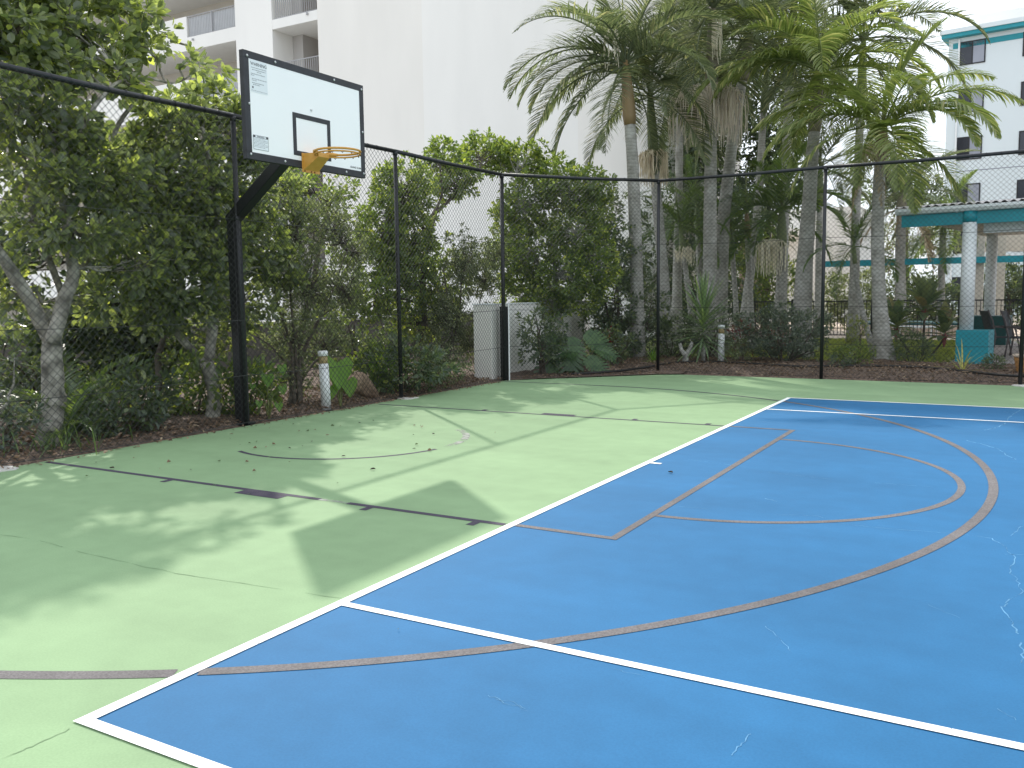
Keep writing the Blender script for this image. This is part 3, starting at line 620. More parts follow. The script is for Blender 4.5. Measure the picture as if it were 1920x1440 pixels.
b = MB(); b.box((-18.95, YF-.10, -.1), (-11.9, YF+9, TOPZ)); b.build('wall', M['render2'], ap, loc=-A0_)
# curved end of the block
b = MB(); q = np.linspace(-math.pi/2, 0, 14); P = [(-11.9+3.6*math.cos(u), YF+3.50+3.6*math.sin(u)) for u in q]; P.append((-8.3, YF+9)); nP = len(P)
b.quads([(x, y, -.1) for x, y in P]+[(x, y, TOPZ) for x, y in P], [(i, i+1, i+1+nP, i+nP) for i in range(nP-1)]); b.build('curved_wall', M['render'], ap, loc=-A0_, smooth=True)
b = MB(); b.box((-60, YF+2.6, -.1), (-29.73, YF+9, TOPZ)); b.build('back_wall', M['cream'], ap, loc=-A0_); b = MB(); b.box((-27.37, YF+2.4, -.1), (-24.66, YF+9, TOPZ)); b.build('back_wall', M['brown_and_shade'], ap, loc=-A0_)  # second back wall coloured darker, putting the recess shade into its tone
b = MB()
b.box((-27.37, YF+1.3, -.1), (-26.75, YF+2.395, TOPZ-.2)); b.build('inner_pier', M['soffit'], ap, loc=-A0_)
b = MB(); b.box((-30.6, YF+1.6, -.1), (-30.1, YF+2.595, TOPZ-.2)); b.box((-29.95, YF+1.5, -.1), (-29.735, YF+2.59, TOPZ-.2)); b.build('brown_reveal', M['brown_and_shade'], ap, loc=-A0_)
for f in floors:
    b = MB(); b.box((-60, YF+.004, f-.52), (-29.725, YF+2.598, f+.10)); b.build('balcony_slab', M['render2'], ap, loc=-A0_)
    b = MB(); b.box((-27.375, YF+.004, f-.40), (-24.655, YF+2.398, f+.02)); b.build('balcony_slab', M['render2'], ap, loc=-A0_)
    b = MB(); b.box((-60, YF+.05, f+.10), (-33.1, YF+.2, f+1.12)); b.build('parapet', M['render2'], ap, loc=-A0_)
    b = MB(); bars(b, -33.08, -29.76, YF+.10, f+.14, f+1.12, .11, .018); b.box((-31.4, YF+.07, f+.10), (-31.36, YF+.13, f+1.13)); b.build('balustrade', M['rail'], ap, loc=-A0_)
    b = MB(); b.box((-33.06, YF+.15, f+.18), (-29.78, YF+.165, f+1.05)); b.build('balustrade_screen', M['glassy'], ap, loc=-A0_)
    b = MB(); bars(b, -27.34, -24.68, YF+.10, f+.06, f+1.10, .125, .022); b.build('balustrade', M['rail'], ap, loc=-A0_)
    b = MB(); b.tube([(-32.6, YF-.05, f-.02), (-32.6, YF-.05, f-.10)], .05, 8); b.tube([(-25.2, YF-.05, f-.12), (-25.2, YF-.05, f-.02)], .05, 8); b.build('drain_spout', M['rail'], ap, loc=-A0_)
b = MB(); b.box((-60, YF+.02, TOPZ), (-8.3, YF+9, TOPZ+.25)); b.build('roof', M['soffit'], ap, loc=-A0_)
# small barrel-vaulted porch by the palms
pc = AY(1152, 362, 27.0); po = thing('vaulted_porch', 'small white round topped porch glimpsed behind the front palm trunk', 'building', (pc[0], 27, 0))
b = MB(); q = np.linspace(0, math.pi, 18); r_ = 1.35; hz = AY(1152, 392, 27.0)[2]
V = [(r_*math.cos(u)*1.0+.4, 0, hz+r_*.85*math.sin(u)) for u in q]; V2 = [(x, 1.6, z) for x, y, z in V]
n = len(V); b.ngon(V+[(-r_+.4, 0, -.1), (r_+.4, 0, -.1)], list(range(n))+[n, n+1]); b.quads(V+V2, [(i, i+n, i+1+n, i+1) for i in range(n-1)]); b.build('wall', M['render2'], po)
# right-hand apartment tower
YT = 62.0
tw = thing('apartment_tower', 'pale blue apartment tower with teal roof fascia at the far right', 'building', (3, YT, 0), R(-7)); T0 = np.array([3., YT, 0])
xl = AY(1769, 300, YT)[0]; zt = AY(1769, 72, YT)[2]; z2 = AY(1900, 46, YT)[2]
b = MB(); b.box((xl, YT, -.1), (xl+26, YT+14, zt)); b.build('wall', M['paleblue'], tw, loc=-T0)
b = MB(); b.box((xl-.35, YT-.5, zt+.004), (xl+26.3, YT+14.3, zt+.24)); b.build('fascia', M['teal'], tw, loc=-T0)
b = MB(); b.box((xl-.42, YT-.58, zt+.244), (xl+26.4, YT+14.4, zt+.50)); b.build('roof', M['paleblue'], tw, loc=-T0)
b = MB(); b.box((xl+.25, YT-.03, zt-.62), (xl+26, YT-.003, zt-.28)); b.build('teal_band', M['teal'], tw, loc=-T0)
b = MB(); b.box((AY(1818, 40, YT+4)[0], YT+4, zt+.555), (xl+20, YT+12, AY(1818, 27, YT+4)[2])); b.build('rooftop_plant_room', M['render2'], tw, loc=-T0)
b = MB(); b.tube([(xl+.62, YT-.09, 0), (xl+.62, YT-.09, zt-.1)], .06, 8); b.build('downpipe', M['wcol'], tw, loc=-T0)
def window(parent, x0, x1, z0, z1, y, o0):
    f = MB(); t = .07
    f.box((x0, y-.05, z0), (x1, y-.003, z0+t)); f.box((x0, y-.05, z1-t), (x1, y-.003, z1)); f.box((x0, y-.05, z0+t), (x0+t, y-.003, z1-t)); f.box((x1-t, y-.05, z0+t), (x1, y-.003, z1-t)); xm = (x0+x1)/2; f.box((xm-t/2, y-.05, z0+t), (xm+t/2, y-.003, z1-t))
    fo = f.build('window', M['black'], parent, loc=-o0)
    g = MB(); g.box((x0+t, y-.03, z0+t), (xm-t/2, y-.012, z1-t)); g.build('pane', M['dglass'], fo); g = MB(); g.box((xm+t/2, y-.03, z0+t), (x1-t, y-.012, z1-t)); g.build('pane', M['lglass'], fo)
wz = AY(1822, 95, YT)[2]; sto = 2.95
for k in range(6):
    x0 = AY(1797, 95, YT)[0]; x1 = AY(1847, 95, YT)[0]; window(tw, x0, x1, wz-.72-sto*k, wz+.72-sto*k, YT, T0)
    x0 = AY(1914, 170, YT)[0]; window(tw, x0, x0+1.9, wz-.72-sto*k, wz+.72-sto*k, YT, T0)
b = MB(); b.box((xl+.1, YT-.012, zt-8.33), (xl+26, YT-.003, zt-8.28)); b.build('expansion_joint', M['lglass'], tw, loc=-T0)
# low white house between the palms
hx0 = AY(1440, 500, 46)[0]; hx1 = AY(1588, 500, 46)[0]; hz = AY(1500, 392, 46)[2]
hs = thing('white_house', 'low white house with sloping roof edge glimpsed between far palm trunks', 'building', (hx0, 46, 0)); h0 = np.array([hx0, 46., 0])
b = MB(); b.box((hx0, 46, 0), (hx1+.5, 54, hz)); b.build('wall', M['render2'], hs, loc=-h0)
zr = AY(1440, 432, 45)[2]
b = MB(); b.quads([(hx0-2.2, 44.6, zr+.5), (hx0+1.9, 44.6, zr-.35), (hx0+1.9, 45.99, zr-.35), (hx0-2.2, 45.99, zr+.5), (hx0-2.2, 44.6, zr+.8), (hx0+1.9, 44.6, zr-.05), (hx0+1.9, 45.99, zr-.05), (hx0-2.2, 45.99, zr+.8)], [(0, 3, 2, 1), (4, 5, 6, 7), (0, 1, 5, 4), (1, 2, 6, 5), (2, 3, 7, 6), (3, 0, 4, 7)]); b.build('roof_edge', M['render2'], hs, loc=-h0)
b = MB(); b.box((hx0-2.2, 46.2, 0), (hx0-.01, 53, zr-.4)); b.build('side_wall', M['brown_and_shade'], hs, loc=-h0)

# ---- white boundary wall, pillar, retaining wall
wl = thing('boundary_wall', 'white rendered boundary wall behind the corner plants', 'wall', (-5.65, 12.3, 0)); w0 = np.array([-5.65, 12.3, 0])
b = MB(); ang = math.atan2(16.75-12.3, -.35); b.box((0, -.09, -.1), (4.45, .09, 1.335), ang); b.build('wall', M['render2'], wl)
b = MB(); b.box((-.02, -.105, 1.338), (4.47, .105, 1.36), ang); b.build('coping', M['wcol'], wl)
pl = thing('white_pillar', 'square white pillar at the corner of the fence', 'pillar', (-5.50, 11.80, 0))
b = MB(); b.box((-.19, -.19, -.1), (.19, .19, 1.34)); b.build('shaft', M['render'], pl, bevel=.01); b = MB(); b.box((-.2, -.2, 1.343), (.2, .2, 1.365)); b.build('coping', M['wcol'], pl)
b = MB(); b.box((-.06, -.06, -.05), (.06, .06, 1.30)); b.box((-.07, -.07, 1.30), (.07, .07, 1.31)); ob = b.build('gate_post', M['black'], None, loc=(-5.17, 11.83, 0)); tag(ob, 'thick black steel post between white pillar and corner fence post', 'post')
b = MB(); b.tube([(0, 0, 0), (0, 0, 1.34)], .012, 8); b.tube([(0, 0, 1.34), (0, 0, 1.35)], .016, 8); tag(b.build('thin_white_pole', M['pvc'], None, loc=(-5.03, 11.74, 0)), 'thin white pole standing against the corner fence post', 'pole')
rw = thing('retaining_wall', 'low dark grey retaining wall with pale coping behind the shrubs', 'wall', (-12.2, -4, 0))
b = MB(); b.box((-.15, 0, -.1), (.15, 33, .93)); b.build('wall', M['concrete'], rw); b = MB(); b.box((-.19, 0, .933), (.19, 33, .98)); b.build('coping', M['conclight'], rw)

# ================================================================== POOL SIDE: pavilion, pergola, fence, chairs
pvx, pvy = 1.86, 18.25
pv = thing('pavilion', 'open pavilion with corrugated roof, teal fascia and white round columns', 'pavilion', (pvx, pvy, 0), R(-8))
b = MB(); b.box((-.12, -.30, .0), (.47, .30, .70)); b.build('plinth', M['teal'], pv, bevel=.01)
b = MB(); b.tube([(.03, -.12, .705), (.03, -.12, 2.830)], .132, 20); b.build('column', M['wcol'], pv, smooth=True)
b = MB(); b.tube([(.03, -.12, 2.832), (.03, -.12, 3.055)], .136, 20); b.tube([(.03, -.12, 3.058), (.03, -.12, 3.140)], .137, 20); b.build('column_top', M['teal'], pv, smooth=True)
q_ = AY(1856, 560, 25.5); c_, s_ = math.cos(R(8)), math.sin(R(8)); lx, ly = (q_[0]-pvx)*c_-(q_[1]-pvy)*s_, (q_[0]-pvx)*s_+(q_[1]-pvy)*c_
b = MB(); b.tube([(lx, ly, .03), (lx, ly, 3.080)], .135, 18); b.build('column', M['wcol'], pv, smooth=True)
b = MB(); b.tube([(6.2, -.12, .03), (6.2, -.12, 2.830)], .155, 18); b.build('column', M['wcol'], pv, smooth=True)
b = MB(); b.box((lx-.55, ly-.5, .03), (lx+.5, ly+.4, .80)); b.build('planter_block', M['dteal'], pv, bevel=.01)
b = MB(); b.box((-1.25, -.16, 2.800), (9, -.08, 3.040)); b.build('fascia', M['teal'], pv)
b = MB(); b.box((-1.17, -.08, 2.980), (9, 8, 3.020)); b.build('ceiling', M['cream'], pv)
b = MB()
gx = np.linspace(-1.35, 9, 2); prof = [(-.17, 3.045), (-.26, 3.055), (-.31, 3.110), (-.31, 3.165), (-.17, 3.165)]
V = [(x, y, z) for x in gx for y, z in prof]; b.quads(V, [(i, i+1, i+6, i+5) for i in range(4)]); b.poly += [[0, 1, 2, 3, 4], [9, 8, 7, 6, 5]]; b.build('gutter', M['wcol'], pv)
b = MB(); nx = 300; X = np.linspace(-1.35, 9, nx); Z = .022*np.sin(X*2*math.pi/.152)
r0 = [(x, -.30, 3.190+dz) for x, dz in zip(X, Z)]; r1 = [(x, 4.2, 3.600+dz) for x, dz in zip(X, Z)]; r2 = [(x, 8.4, 3.190+dz) for x, dz in zip(X, Z)]
b.quads(r0+r1+r2, [(i, i+1, i+1+nx, i+nx) for i in range(nx-1)]+[(i+nx, i+1+nx, i+1+2*nx, i+2*nx) for i in range(nx-1)]); b.build('roof', M['metalroof'], pv, smooth=True)
b = MB(); b.quads([(-1.3, -.25, 3.050), (-1.3, 4.2, 3.560), (-1.3, 8.3, 3.050), (-1.3, 8.3, 3.045)], [(0, 1, 2, 3)]); b.build('gable', M['wcol'], pv)
b = MB(); b.box((.2, .3, 2.630), (8.8, .42, 2.970)); b.build('beam', M['wcol'], pv); 
pg = thing('pergola', 'teal pergola beam on beige posts beyond the pavilion', 'pergola', (1, 30, 0)); g0 = np.array([1., 30, 0])
zb = AY(1700, 491, 30)[2]; xb = AY(1535, 491, 30)[0]
b = MB(); b.box((xb, 29.93, zb-.10), (9, 30.07, zb+.10)); b.build('beam', M['teal'], pg, loc=-g0)
for px, yy in ((1832, 30.3), (1872, 32.2)):
    x = AY(px, 560, yy)[0]; b = MB(); b.box((x-.16, yy-.16, .03), (x+.16, yy+.16, 4.2)); b.box((x-.22, yy-.22, .03), (x+.22, yy+.22, .9)) if px == 1832 else None; b.build('post', M['bcol'], pg, loc=-g0)
z4 = AY(1880, 418, 34)[2]; x4 = AY(1818, 418, 34)[0]
b = MB(); b.box((x4, 33.9, z4-.2), (9, 34.1, z4+.15)); b.build('rear_beam', M['teal'], pg, loc=-g0); b = MB(); b.box((x4, 33.9, z4-1.0), (9, 34.05, z4-.204)); b.build('rear_panel', M['bcol'], pg, loc=-g0)
# pool fence
pf = thing('pool_fence', 'black vertical bar pool fence beyond the lawn', 'fence', (0, 27.4, 0)); f0 = np.array([0, 27.4, 0])
def pool_panel(x0, x1, y):
    b = MB(); bars(b, x0, x1, y, .13, 1.22, .105, .018, .04); b.build('panel', M['black'], pf, loc=-f0)
xs = np.arange(-8.4, 7, 2.4)
for x0 in xs:
    pool_panel(x0+.03, x0+2.37, 27.4); b = MB(); b.box((x0-.03, 27.37, .03), (x0+.03, 27.43, 1.27)); b.build('post', M['black'], pf, loc=-f0)
# spa pool and loungers beyond the fence
sp = thing('spa_pool', 'dark teal raised spa edge on the pool terrace', 'pool', (-.2, 31, .03)); b = MB(); b.box((-1.9, -1.2, 0), (1.7, 1.2, .42)); b.build('shell', M['dteal'], sp, bevel=.02)
b = MB(); b.box((-2.1, -1.4, 0), (1.9, -1.205, .35)); b.build('coping', M['sand'], sp)
def lounger(x, y, rz, label):
    t = thing('sun_lounger', label, 'sun lounger', (x, y, .03), rz, 'white loungers on the pool terrace')
    b = MB(); b.bar((0, -.3, .33), (1.25, -.3, .33), .05); b.bar((0, .3, .33), (1.25, .3, .33), .05); b.box((0, -.27, .33), (1.25, .27, .35)); b.build('frame', M['wcol'], t)
    b = MB(); b.bar((1.25, 0, .36), (1.85, 0, .80), .60, .04); b.build('backrest', M['wcol'], t)
    for lx in (.1, 1.2):
        for ly in (-.27, .27): b = MB(); b.box((lx-.025, ly-.025, 0), (lx+.025, ly+.025, .31)); b.build('leg', M['wcol'], t)
lounger(.55, 28.6, R(170), 'white sun lounger behind the big cordyline, left of the pair'); lounger(1.9, 28.9, R(10), 'white sun lounger behind the pavilion column, right of the pair')
def chair(x, y, rz, label):
    t = thing('patio_chair', label, 'chair', (x, y, .03), rz, 'dark patio chairs on the pavilion floor')
    for s in (-1, 1):
        b = MB(); b.tube([(-.02, s*.27, 0), (.06, s*.27, .42), (.12, s*.27, .62)], .016, 8); b.build('leg', M['cane'], t, smooth=True)
        b = MB(); b.tube([(.56, s*.27, 0), (.50, s*.27, .45), (.58, s*.27, .80), (.68, s*.27, 1.02)], .017, 8); b.build('leg', M['cane'], t, smooth=True)
        b = MB(); b.tube([(.02, s*.28, .60), (.12, s*.28, .645), (.35, s*.28, .64), (.55, s*.28, .66)], .02, 8); b.build('armrest', M['cane'], t, smooth=True)
    b = MB(); b.box((.04, -.25, .405), (.52, .25, .425)); b.build('seat', M['sling'], t)
    b = MB(); b.bar((.52, 0, .44), (.67, 0, 1.0), .50, .018); b.build('backrest', M['sling'], t)
c1 = G(1893, 668, .03); chair(c1[0]+.1, c1[1]+.2, R(200), 'dark sling patio chair nearest the teal plinth')
c2 = G(1918, 672, .03); chair(c2[0]+.25, c2[1]+.5, R(170), 'dark patio chair at the right edge above the orange pot')
chair(3.9, 24.4, R(30), 'dark patio chair deep under the pavilion roof')
pt = thing('plant_pot', 'orange terracotta pot on the mulch at the right edge', 'plant pot', (3.02, 15.3, .02))
b = MB(); zz = [0, .05, .30, .345]; b.tube([(0, 0, z_) for z_ in zz], [.19, .215, .265, .27], 24); b.build('bowl', M['terracotta'], pt, smooth=True)
b = MB(); b.tube([(0, 0, .346), (0, 0, .36), (0, 0, .392)], [.275, .295, .29], 24); b.build('pot_rim', M['sand'], pt, smooth=True)
b = MB()
for i in range(26): strap(b, (RNG.normal(0, .08), RNG.normal(0, .08), .38), (RNG.normal(0, .5), RNG.normal(0, .5), 1), RNG.uniform(.25, .45), .03, .9)
b.build('leaf', LM['dark'], pt)

# bollards
def bollard(p, label):
    t = thing('bollard', label, 'bollard', p, 0, 'white bollards in the garden bed')
    b = MB(); b.tube([(0, 0, -.03), (.0, 0, .60)], .066, 20); b.build('tube', M['pvc'], t, smooth=True)
    b = MB(); b.tube([(0, 0, .602), (0, 0, .70)], .058, 20); b.build('lens_band', M['pvcbrown'], t, smooth=True)
    b = MB(); b.tube([(0, 0, .702), (0, 0, .765), (0, 0, .775)], [.068, .068, .055], 20); b.build('cap', M['pvc'], t, smooth=True); return t
t = bollard((-5.24, 7.18, .02), 'leaning white bollard with brown stained band behind the left fence'); t.rotation_euler = (R(-1), R(-3), 0)
bollard((-2.45, 15.9, .08), 'upright white bollard standing in mulch beside the spiky yucca')
# hose along the mulch
P = [G(*p, .06) for p in ((1040, 712), (1130, 706), (1200, 696), (1260, 686), (1340, 682), (1420, 689), (1500, 695), (1560, 693), (1640, 690), (1720, 694), (1800, 703), (1880, 712), (1960, 720))]
P = np.array(P); P[:, 1] = np.clip(P[:, 1], 14.25, 15.6); P[0] = (-4.3, 12.75, .05); P[1] = (-3.7, 13.5, .06); P[2] = (-3.35, 14.3, .10); P[:, 2] = np.where(np.arange(len(P)) > 2, .13, P[:, 2])
tt = np.linspace(0, len(P)-1, 60); Q = np.stack([np.interp(tt, np.arange(len(P)), P[:, i]) for i in range(3)], 1)
for _ in range(3): Q[1:-1] = (Q[:-2]+2*Q[1:-1]+Q[2:])/4
b = MB(); b.tube(Q-Q[0], .022, 8); tag(b.build('irrigation_hose', M['hose'], None, smooth=True, loc=Q[0]), 'long black irrigation hose lying along the far mulch bed', 'hose')

# ================================================================== TREES BEHIND THE LEFT FENCE
def blob(cx, cy, rx_, ry_, x=None, y=None, n=60, depth=None):
    c = AX(cx, cy, x) if x is not None else AY(cx, cy, y); k = ppm(c); a, h = rx_/k, ry_/k; dp = depth or max(.45, a*.75)
    return (c, (a if y is not None else dp, dp if y is not None else a, h), n) if False else (c, (max(a*.75, dp*.8), a, h) if x is not None else (a, dp, h), n)
def px(pts, x=None, y=None): return [AX(p[0], p[1], x) if x is not None else AY(p[0], p[1], y) for p in pts]
X1 = -5.95
b1 = np.array([-5.75, 3.50, 0.0])
tree('paddle_leaf_tree', 'big forked grey trunk tree with glossy leaves at the left edge', 'tree', b1,
     [([b1-(0, 0, .1)]+px([(102, 760), (97, 680), (98, 640)], X1), .125, .10), (px([(97, 640), (60, 570), (10, 490), (-40, 420)], X1-.15), .085, .05),
      (px([(98, 645), (120, 560), (140, 520), (128, 440), (112, 330), (95, 250)], X1+.05), .085, .03), (px([(140, 520), (190, 440), (200, 330), (215, 240), (260, 180)], X1-.3), .05, .02), (px([(95, 600), (75, 560), (60, 530)], X1-.4), .03, .015), (px([(150, 250), (175, 200), (215, 155), (260, 140), (330, 160), (372, 130)], X1+.2), .028, .008), (px([(120, 560), (60, 400), (45, 300), (40, 220)], X1-.4), .04, .015), (px([(60, 400), (72, 300), (60, 230)], X1-.3), .025, .01)],
     [blob(40, 70, 85, 70, X1-.2, n=60), blob(130, 40, 70, 55, X1-.3, n=48), blob(195, 95, 60, 50, X1-.2, n=40), blob(245, 30, 55, 34, X1-.3, n=34), blob(272, 82, 34, 24, X1-.1, n=15), blob(120, 130, 70, 40, X1-.1, n=40), blob(308, 58, 12, 12, X1, n=3), blob(30, 200, 75, 55, X1-.1, n=46), blob(120, 220, 70, 55, X1, n=46),
      blob(215, 150, 36, 28, X1+.1, n=14), blob(265, 175, 30, 22, X1+.2, n=9), blob(385, 128, 18, 18, X1+.3, n=6), blob(335, 118, 16, 16, X1+.25, n=4), blob(180, 320, 95, 75, X1, n=80), blob(95, 330, 60, 45, X1+.1, n=36), blob(150, 430, 90, 50, X1+.15, n=56), blob(35, 340, 50, 50, X1-.6, n=24), blob(255, 500, 70, 50, X1+.1, n=44), blob(60, 430, 40, 40, X1-.3, n=18), blob(20, 545, 50, 45, X1-.5, n=26), blob(190, 560, 50, 35, X1-.2, n=26)],
     LM['paddle'], M['bark'], .125, .58, 13, dens=.82, shell=.3)
X2 = -6.15; b2 = np.array([-5.72, 5.62, 0])
tree('paddle_leaf_tree', 'dense dark leaning tree just left of the basketball pole', 'tree', b2,
     [([b2-(0, 0, .1)]+px([(405, 740), (388, 680)], -5.85), .10, .085), (px([(388, 690), (345, 640), (310, 600), (260, 500)], X2), .06, .03), (px([(390, 690), (400, 600), (410, 480), (400, 340), (380, 240)], X2), .075, .025)],
     [blob(395, 195, 52, 30, X2-.3, n=44), blob(330, 240, 75, 50, X2-.2, n=60), blob(440, 250, 60, 50, X2-.1, n=60), blob(270, 330, 70, 60, X2, n=56), blob(360, 350, 80, 70, X2, n=90), blob(450, 350, 65, 60, X2, n=70), blob(300, 440, 75, 60, X2+.1, n=70), blob(400, 450, 75, 65, X2+.1, n=84), blob(490, 450, 60, 60, X2-.1, n=60), blob(350, 540, 85, 60, X2+.1, n=84), blob(460, 550, 70, 60, X2-.2, n=60), blob(250, 290, 45, 40, X2-.4, n=26), blob(525, 380, 45, 60, X2-.5, n=45), blob(530, 500, 40, 50, X2-.3, n=34), blob(290, 570, 55, 45, X2, n=40), blob(420, 620, 50, 40, X2-.5, n=30)],
     LM['paddle'], M['bark'], .115, .57, 14, dens=1.1)
b0 = np.array([-7.6, 4.6, 0])
tree('paddle_leaf_tree', 'shaded tree filling the gap behind the forked trunk', 'tree', b0,
     [([b0-(0, 0, .1)]+px([(262, 640), (240, 520), (250, 380)], -7.7), .08, .03), (px([(250, 560), (180, 470), (150, 400)], -7.9), .04, .02)],
     [blob(240, 620, 80, 70, -7.6, n=60), blob(190, 560, 80, 70, -7.8, n=55), blob(300, 640, 60, 50, -7.4, n=40), blob(250, 450, 90, 80, -7.9, n=60), blob(340, 330, 90, 90, -7.9, n=60), blob(60, 440, 60, 60, -8.5, n=34), blob(0, 480, 60, 60, -8.5, n=30), blob(100, 620, 60, 60, -8.2, n=40)],
     LM['dark'], M['barkdark'], .11, .5, 13, dens=1.6)
bA = np.array([-6.9, 1.9, 0]); 
tree('paddle_leaf_tree', 'overhanging tree with thick limb entering at the upper left corner', 'tree', bA,
     [([bA-(0, 0, .1)]+[np.array([-6.8, 2.0, 1.5]), np.array([-6.6, 2.2, 2.8])]+px([(-30, 100), (30, 70), (70, 20), (90, -30)], -6.4), .12, .04)],
     [blob(-60, -10, 110, 80, -6.4, n=60), blob(60, -40, 90, 45, -6.4, n=45), blob(160, -30, 70, 40, -6.6, n=34), blob(-90, 150, 110, 120, -6.6, n=80)], LM['paddle'], M['barkdark'], .15, .55, 13)
X3 = -6.4; b3 = np.array([-5.9, 7.25, 0])
def many(base, pts, r=.03): return [([base+RNG.normal(0, .06, 3)*(1, 1, 0)-(0, 0, .05)]+list(px(p, X3)), r*RNG.uniform(.7, 1.1), .006) for p in pts]
tree('olive_shrub', 'tall airy small leaved shrub with many brown stems right of the pole', 'shrub', b3,
     many(b3, [[(552, 640), (545, 560), (540, 440)], [(560, 640), (580, 540), (590, 420)], [(572, 650), (620, 560), (650, 470)], [(566, 660), (600, 590), (690, 545)], [(548, 650), (520, 570), (505, 500)], [(575, 690), (640, 640), (665, 600)], [(545, 690), (510, 650), (480, 630)]]),
     [blob(560, 430, 60, 60, X3, n=120), blob(620, 420, 65, 55, X3-.1, n=130), blob(570, 540, 75, 70, X3, n=170), blob(640, 540, 60, 60, X3-.1, n=120), blob(545, 630, 60, 55, X3, n=90), blob(610, 640, 55, 45, X3, n=70), blob(520, 520, 40, 60, X3-.2, n=60), blob(660, 470, 40, 40, X3-.2, n=60), blob(555, 710, 45, 35, X3+.2, n=40)],
     LM['olive'], M['barkdark'], .040, .5, 16, shell=.2, twig=.3, dens=1.6)
bB = np.array([-8.2, 9.3, 0])
tree('paddle_leaf_tree', 'mid green tree seen through the mesh below the backboard', 'tree', bB,
     [([bB-(0, 0, .1)]+px([(585, 560), (600, 440), (620, 380)], -8.2), .07, .02)],
     [blob(600, 380, 60, 45, -8.2, n=50), blob(650, 450, 55, 60, -8.2, n=55), blob(550, 340, 55, 45, -8.4, n=40), blob(640, 540, 60, 60, -8.0, n=50), blob(640, 360, 25, 25, -8.2, n=14)], LM['bright'], M['barkdark'], .10, .5, 13)
X4 = -6.9; b4 = np.array([-6.7, 10.2, 0])
tree('paddle_leaf_tree', 'bright topped tree between the third and fourth fence posts', 'tree', b4,
     [([b4-(0, 0, .1)]+px([(797, 620), (790, 540), (800, 450), (815, 400)], X4), .08, .05), (px([(815, 400), (860, 360), (900, 330)], X4), .04, .02), (px([(805, 440), (760, 390), (730, 340)], X4), .04, .02), (px([(800, 420), (830, 370), (825, 310)], X4), .03, .015)],
     [blob(755, 350, 65, 50, X4, n=85), blob(715, 430, 48, 65, X4, n=75), blob(830, 298, 42, 30, X4-.3, n=40), blob(850, 335, 55, 36, X4, n=60), blob(770, 440, 60, 50, X4, n=80), blob(760, 530, 75, 60, X4, n=90), blob(830, 540, 50, 65, X4+.1, n=60), blob(700, 560, 50, 50, X4, n=50), blob(900, 290, 45, 32, X4-.5, n=45), blob(790, 600, 70, 45, X4, n=70), blob(745, 480, 50, 50, X4, n=50)],
     LM['bright'], M['barkdark'], .09, .55, 15, dens=1.7)
b6 = np.array([-6.0, 11.0, 0])
tree('olive_shrub', 'brownish fine leaved shrub leaning on the white pillar', 'shrub', b6, [([b6]+px([(862, 600), (865, 520), (880, 460)], -6.2), .03, .008), ([b6]+px([(850, 620), (840, 560), (830, 500)], -6.2), .025, .008), ([b6]+px([(875, 640), (900, 570), (910, 500)], -6.2), .02, .006)],
     [blob(870, 490, 48, 50, -6.2, n=120), blob(845, 590, 50, 60, -6.2, n=120), blob(905, 520, 36, 48, -6.2, n=80), blob(885, 640, 40, 45, -6.1, n=60), blob(925, 470, 30, 36, -6.3, n=50), blob(820, 660, 45, 40, -6.2, n=60)], LM['olive'], M['barkdark'], .048, .5, 17, shell=.2, twig=.25, dens=2.0)
Y5 = 14.6; b5 = np.array([-4.85, 14.1, .05])
tree('paddle_leaf_tree', 'pale slim trunk tree in the corner bed behind the monstera', 'tree', b5,
     [([b5-(0, 0, .1)]+px([(1050, 620), (1045, 560), (1040, 500), (1030, 420)], y=Y5), .075, .035), (px([(1044, 560), (1000, 480), (980, 400), (960, 330)], y=Y5), .035, .015), (px([(1042, 530), (1080, 460), (1090, 380)], y=Y5), .035, .015)],
     [blob(930, 290, 36, 30, y=Y5+.8, n=40), blob(985, 300, 50, 36, y=Y5+.4, n=60), blob(1060, 345, 60, 45, y=Y5, n=85), blob(990, 380, 62, 55, y=Y5, n=95), blob(1075, 430, 55, 50, y=Y5, n=85), blob(1000, 470, 60, 50, y=Y5-.2, n=85), blob(1060, 515, 60, 42, y=Y5-.2, n=75), blob(1118, 500, 42, 60, y=Y5, n=65), blob(980, 555, 38, 45, y=Y5, n=45), blob(1105, 395, 35, 40, y=Y5+.3, n=36), blob(960, 440, 45, 50, y=Y5+.2, n=60), blob(1020, 560, 50, 36, y=Y5-.1, n=50), blob(955, 500, 35, 45, y=Y5, n=40), blob(1090, 560, 40, 30, y=Y5, n=34), blob(1120, 350, 30, 36, y=Y5+.4, n=30)],
     LM['bright'], M['barkwhite'], .088, .55, 15, dens=1.9)
b7 = np.array([-5.0, 15.9, .05])
tree('corner_tree', 'slender dark stemmed tree between the white wall and front palm', 'tree', b7, [([b7]+px([(1160, 620), (1158, 540), (1150, 460)], y=16), .045, .02), ([b7]+px([(1142, 600), (1130, 540), (1120, 470)], y=16), .03, .012)],
     [blob(1140, 470, 50, 55, y=16, n=70), blob(1155, 560, 45, 55, y=16, n=60), blob(1160, 640, 40, 45, y=16, n=50), blob(1215, 600, 40, 70, y=17, n=60), blob(1130, 400, 40, 50, y=16.4, n=50), blob(1150, 690, 36, 30, y=16, n=30), blob(1130, 610, 40, 45, y=16, n=50), blob(1175, 500, 36, 50, y=16.6, n=40)], LM['dark'], M['barkdark'], .09, .5, 14, dens=1.5)

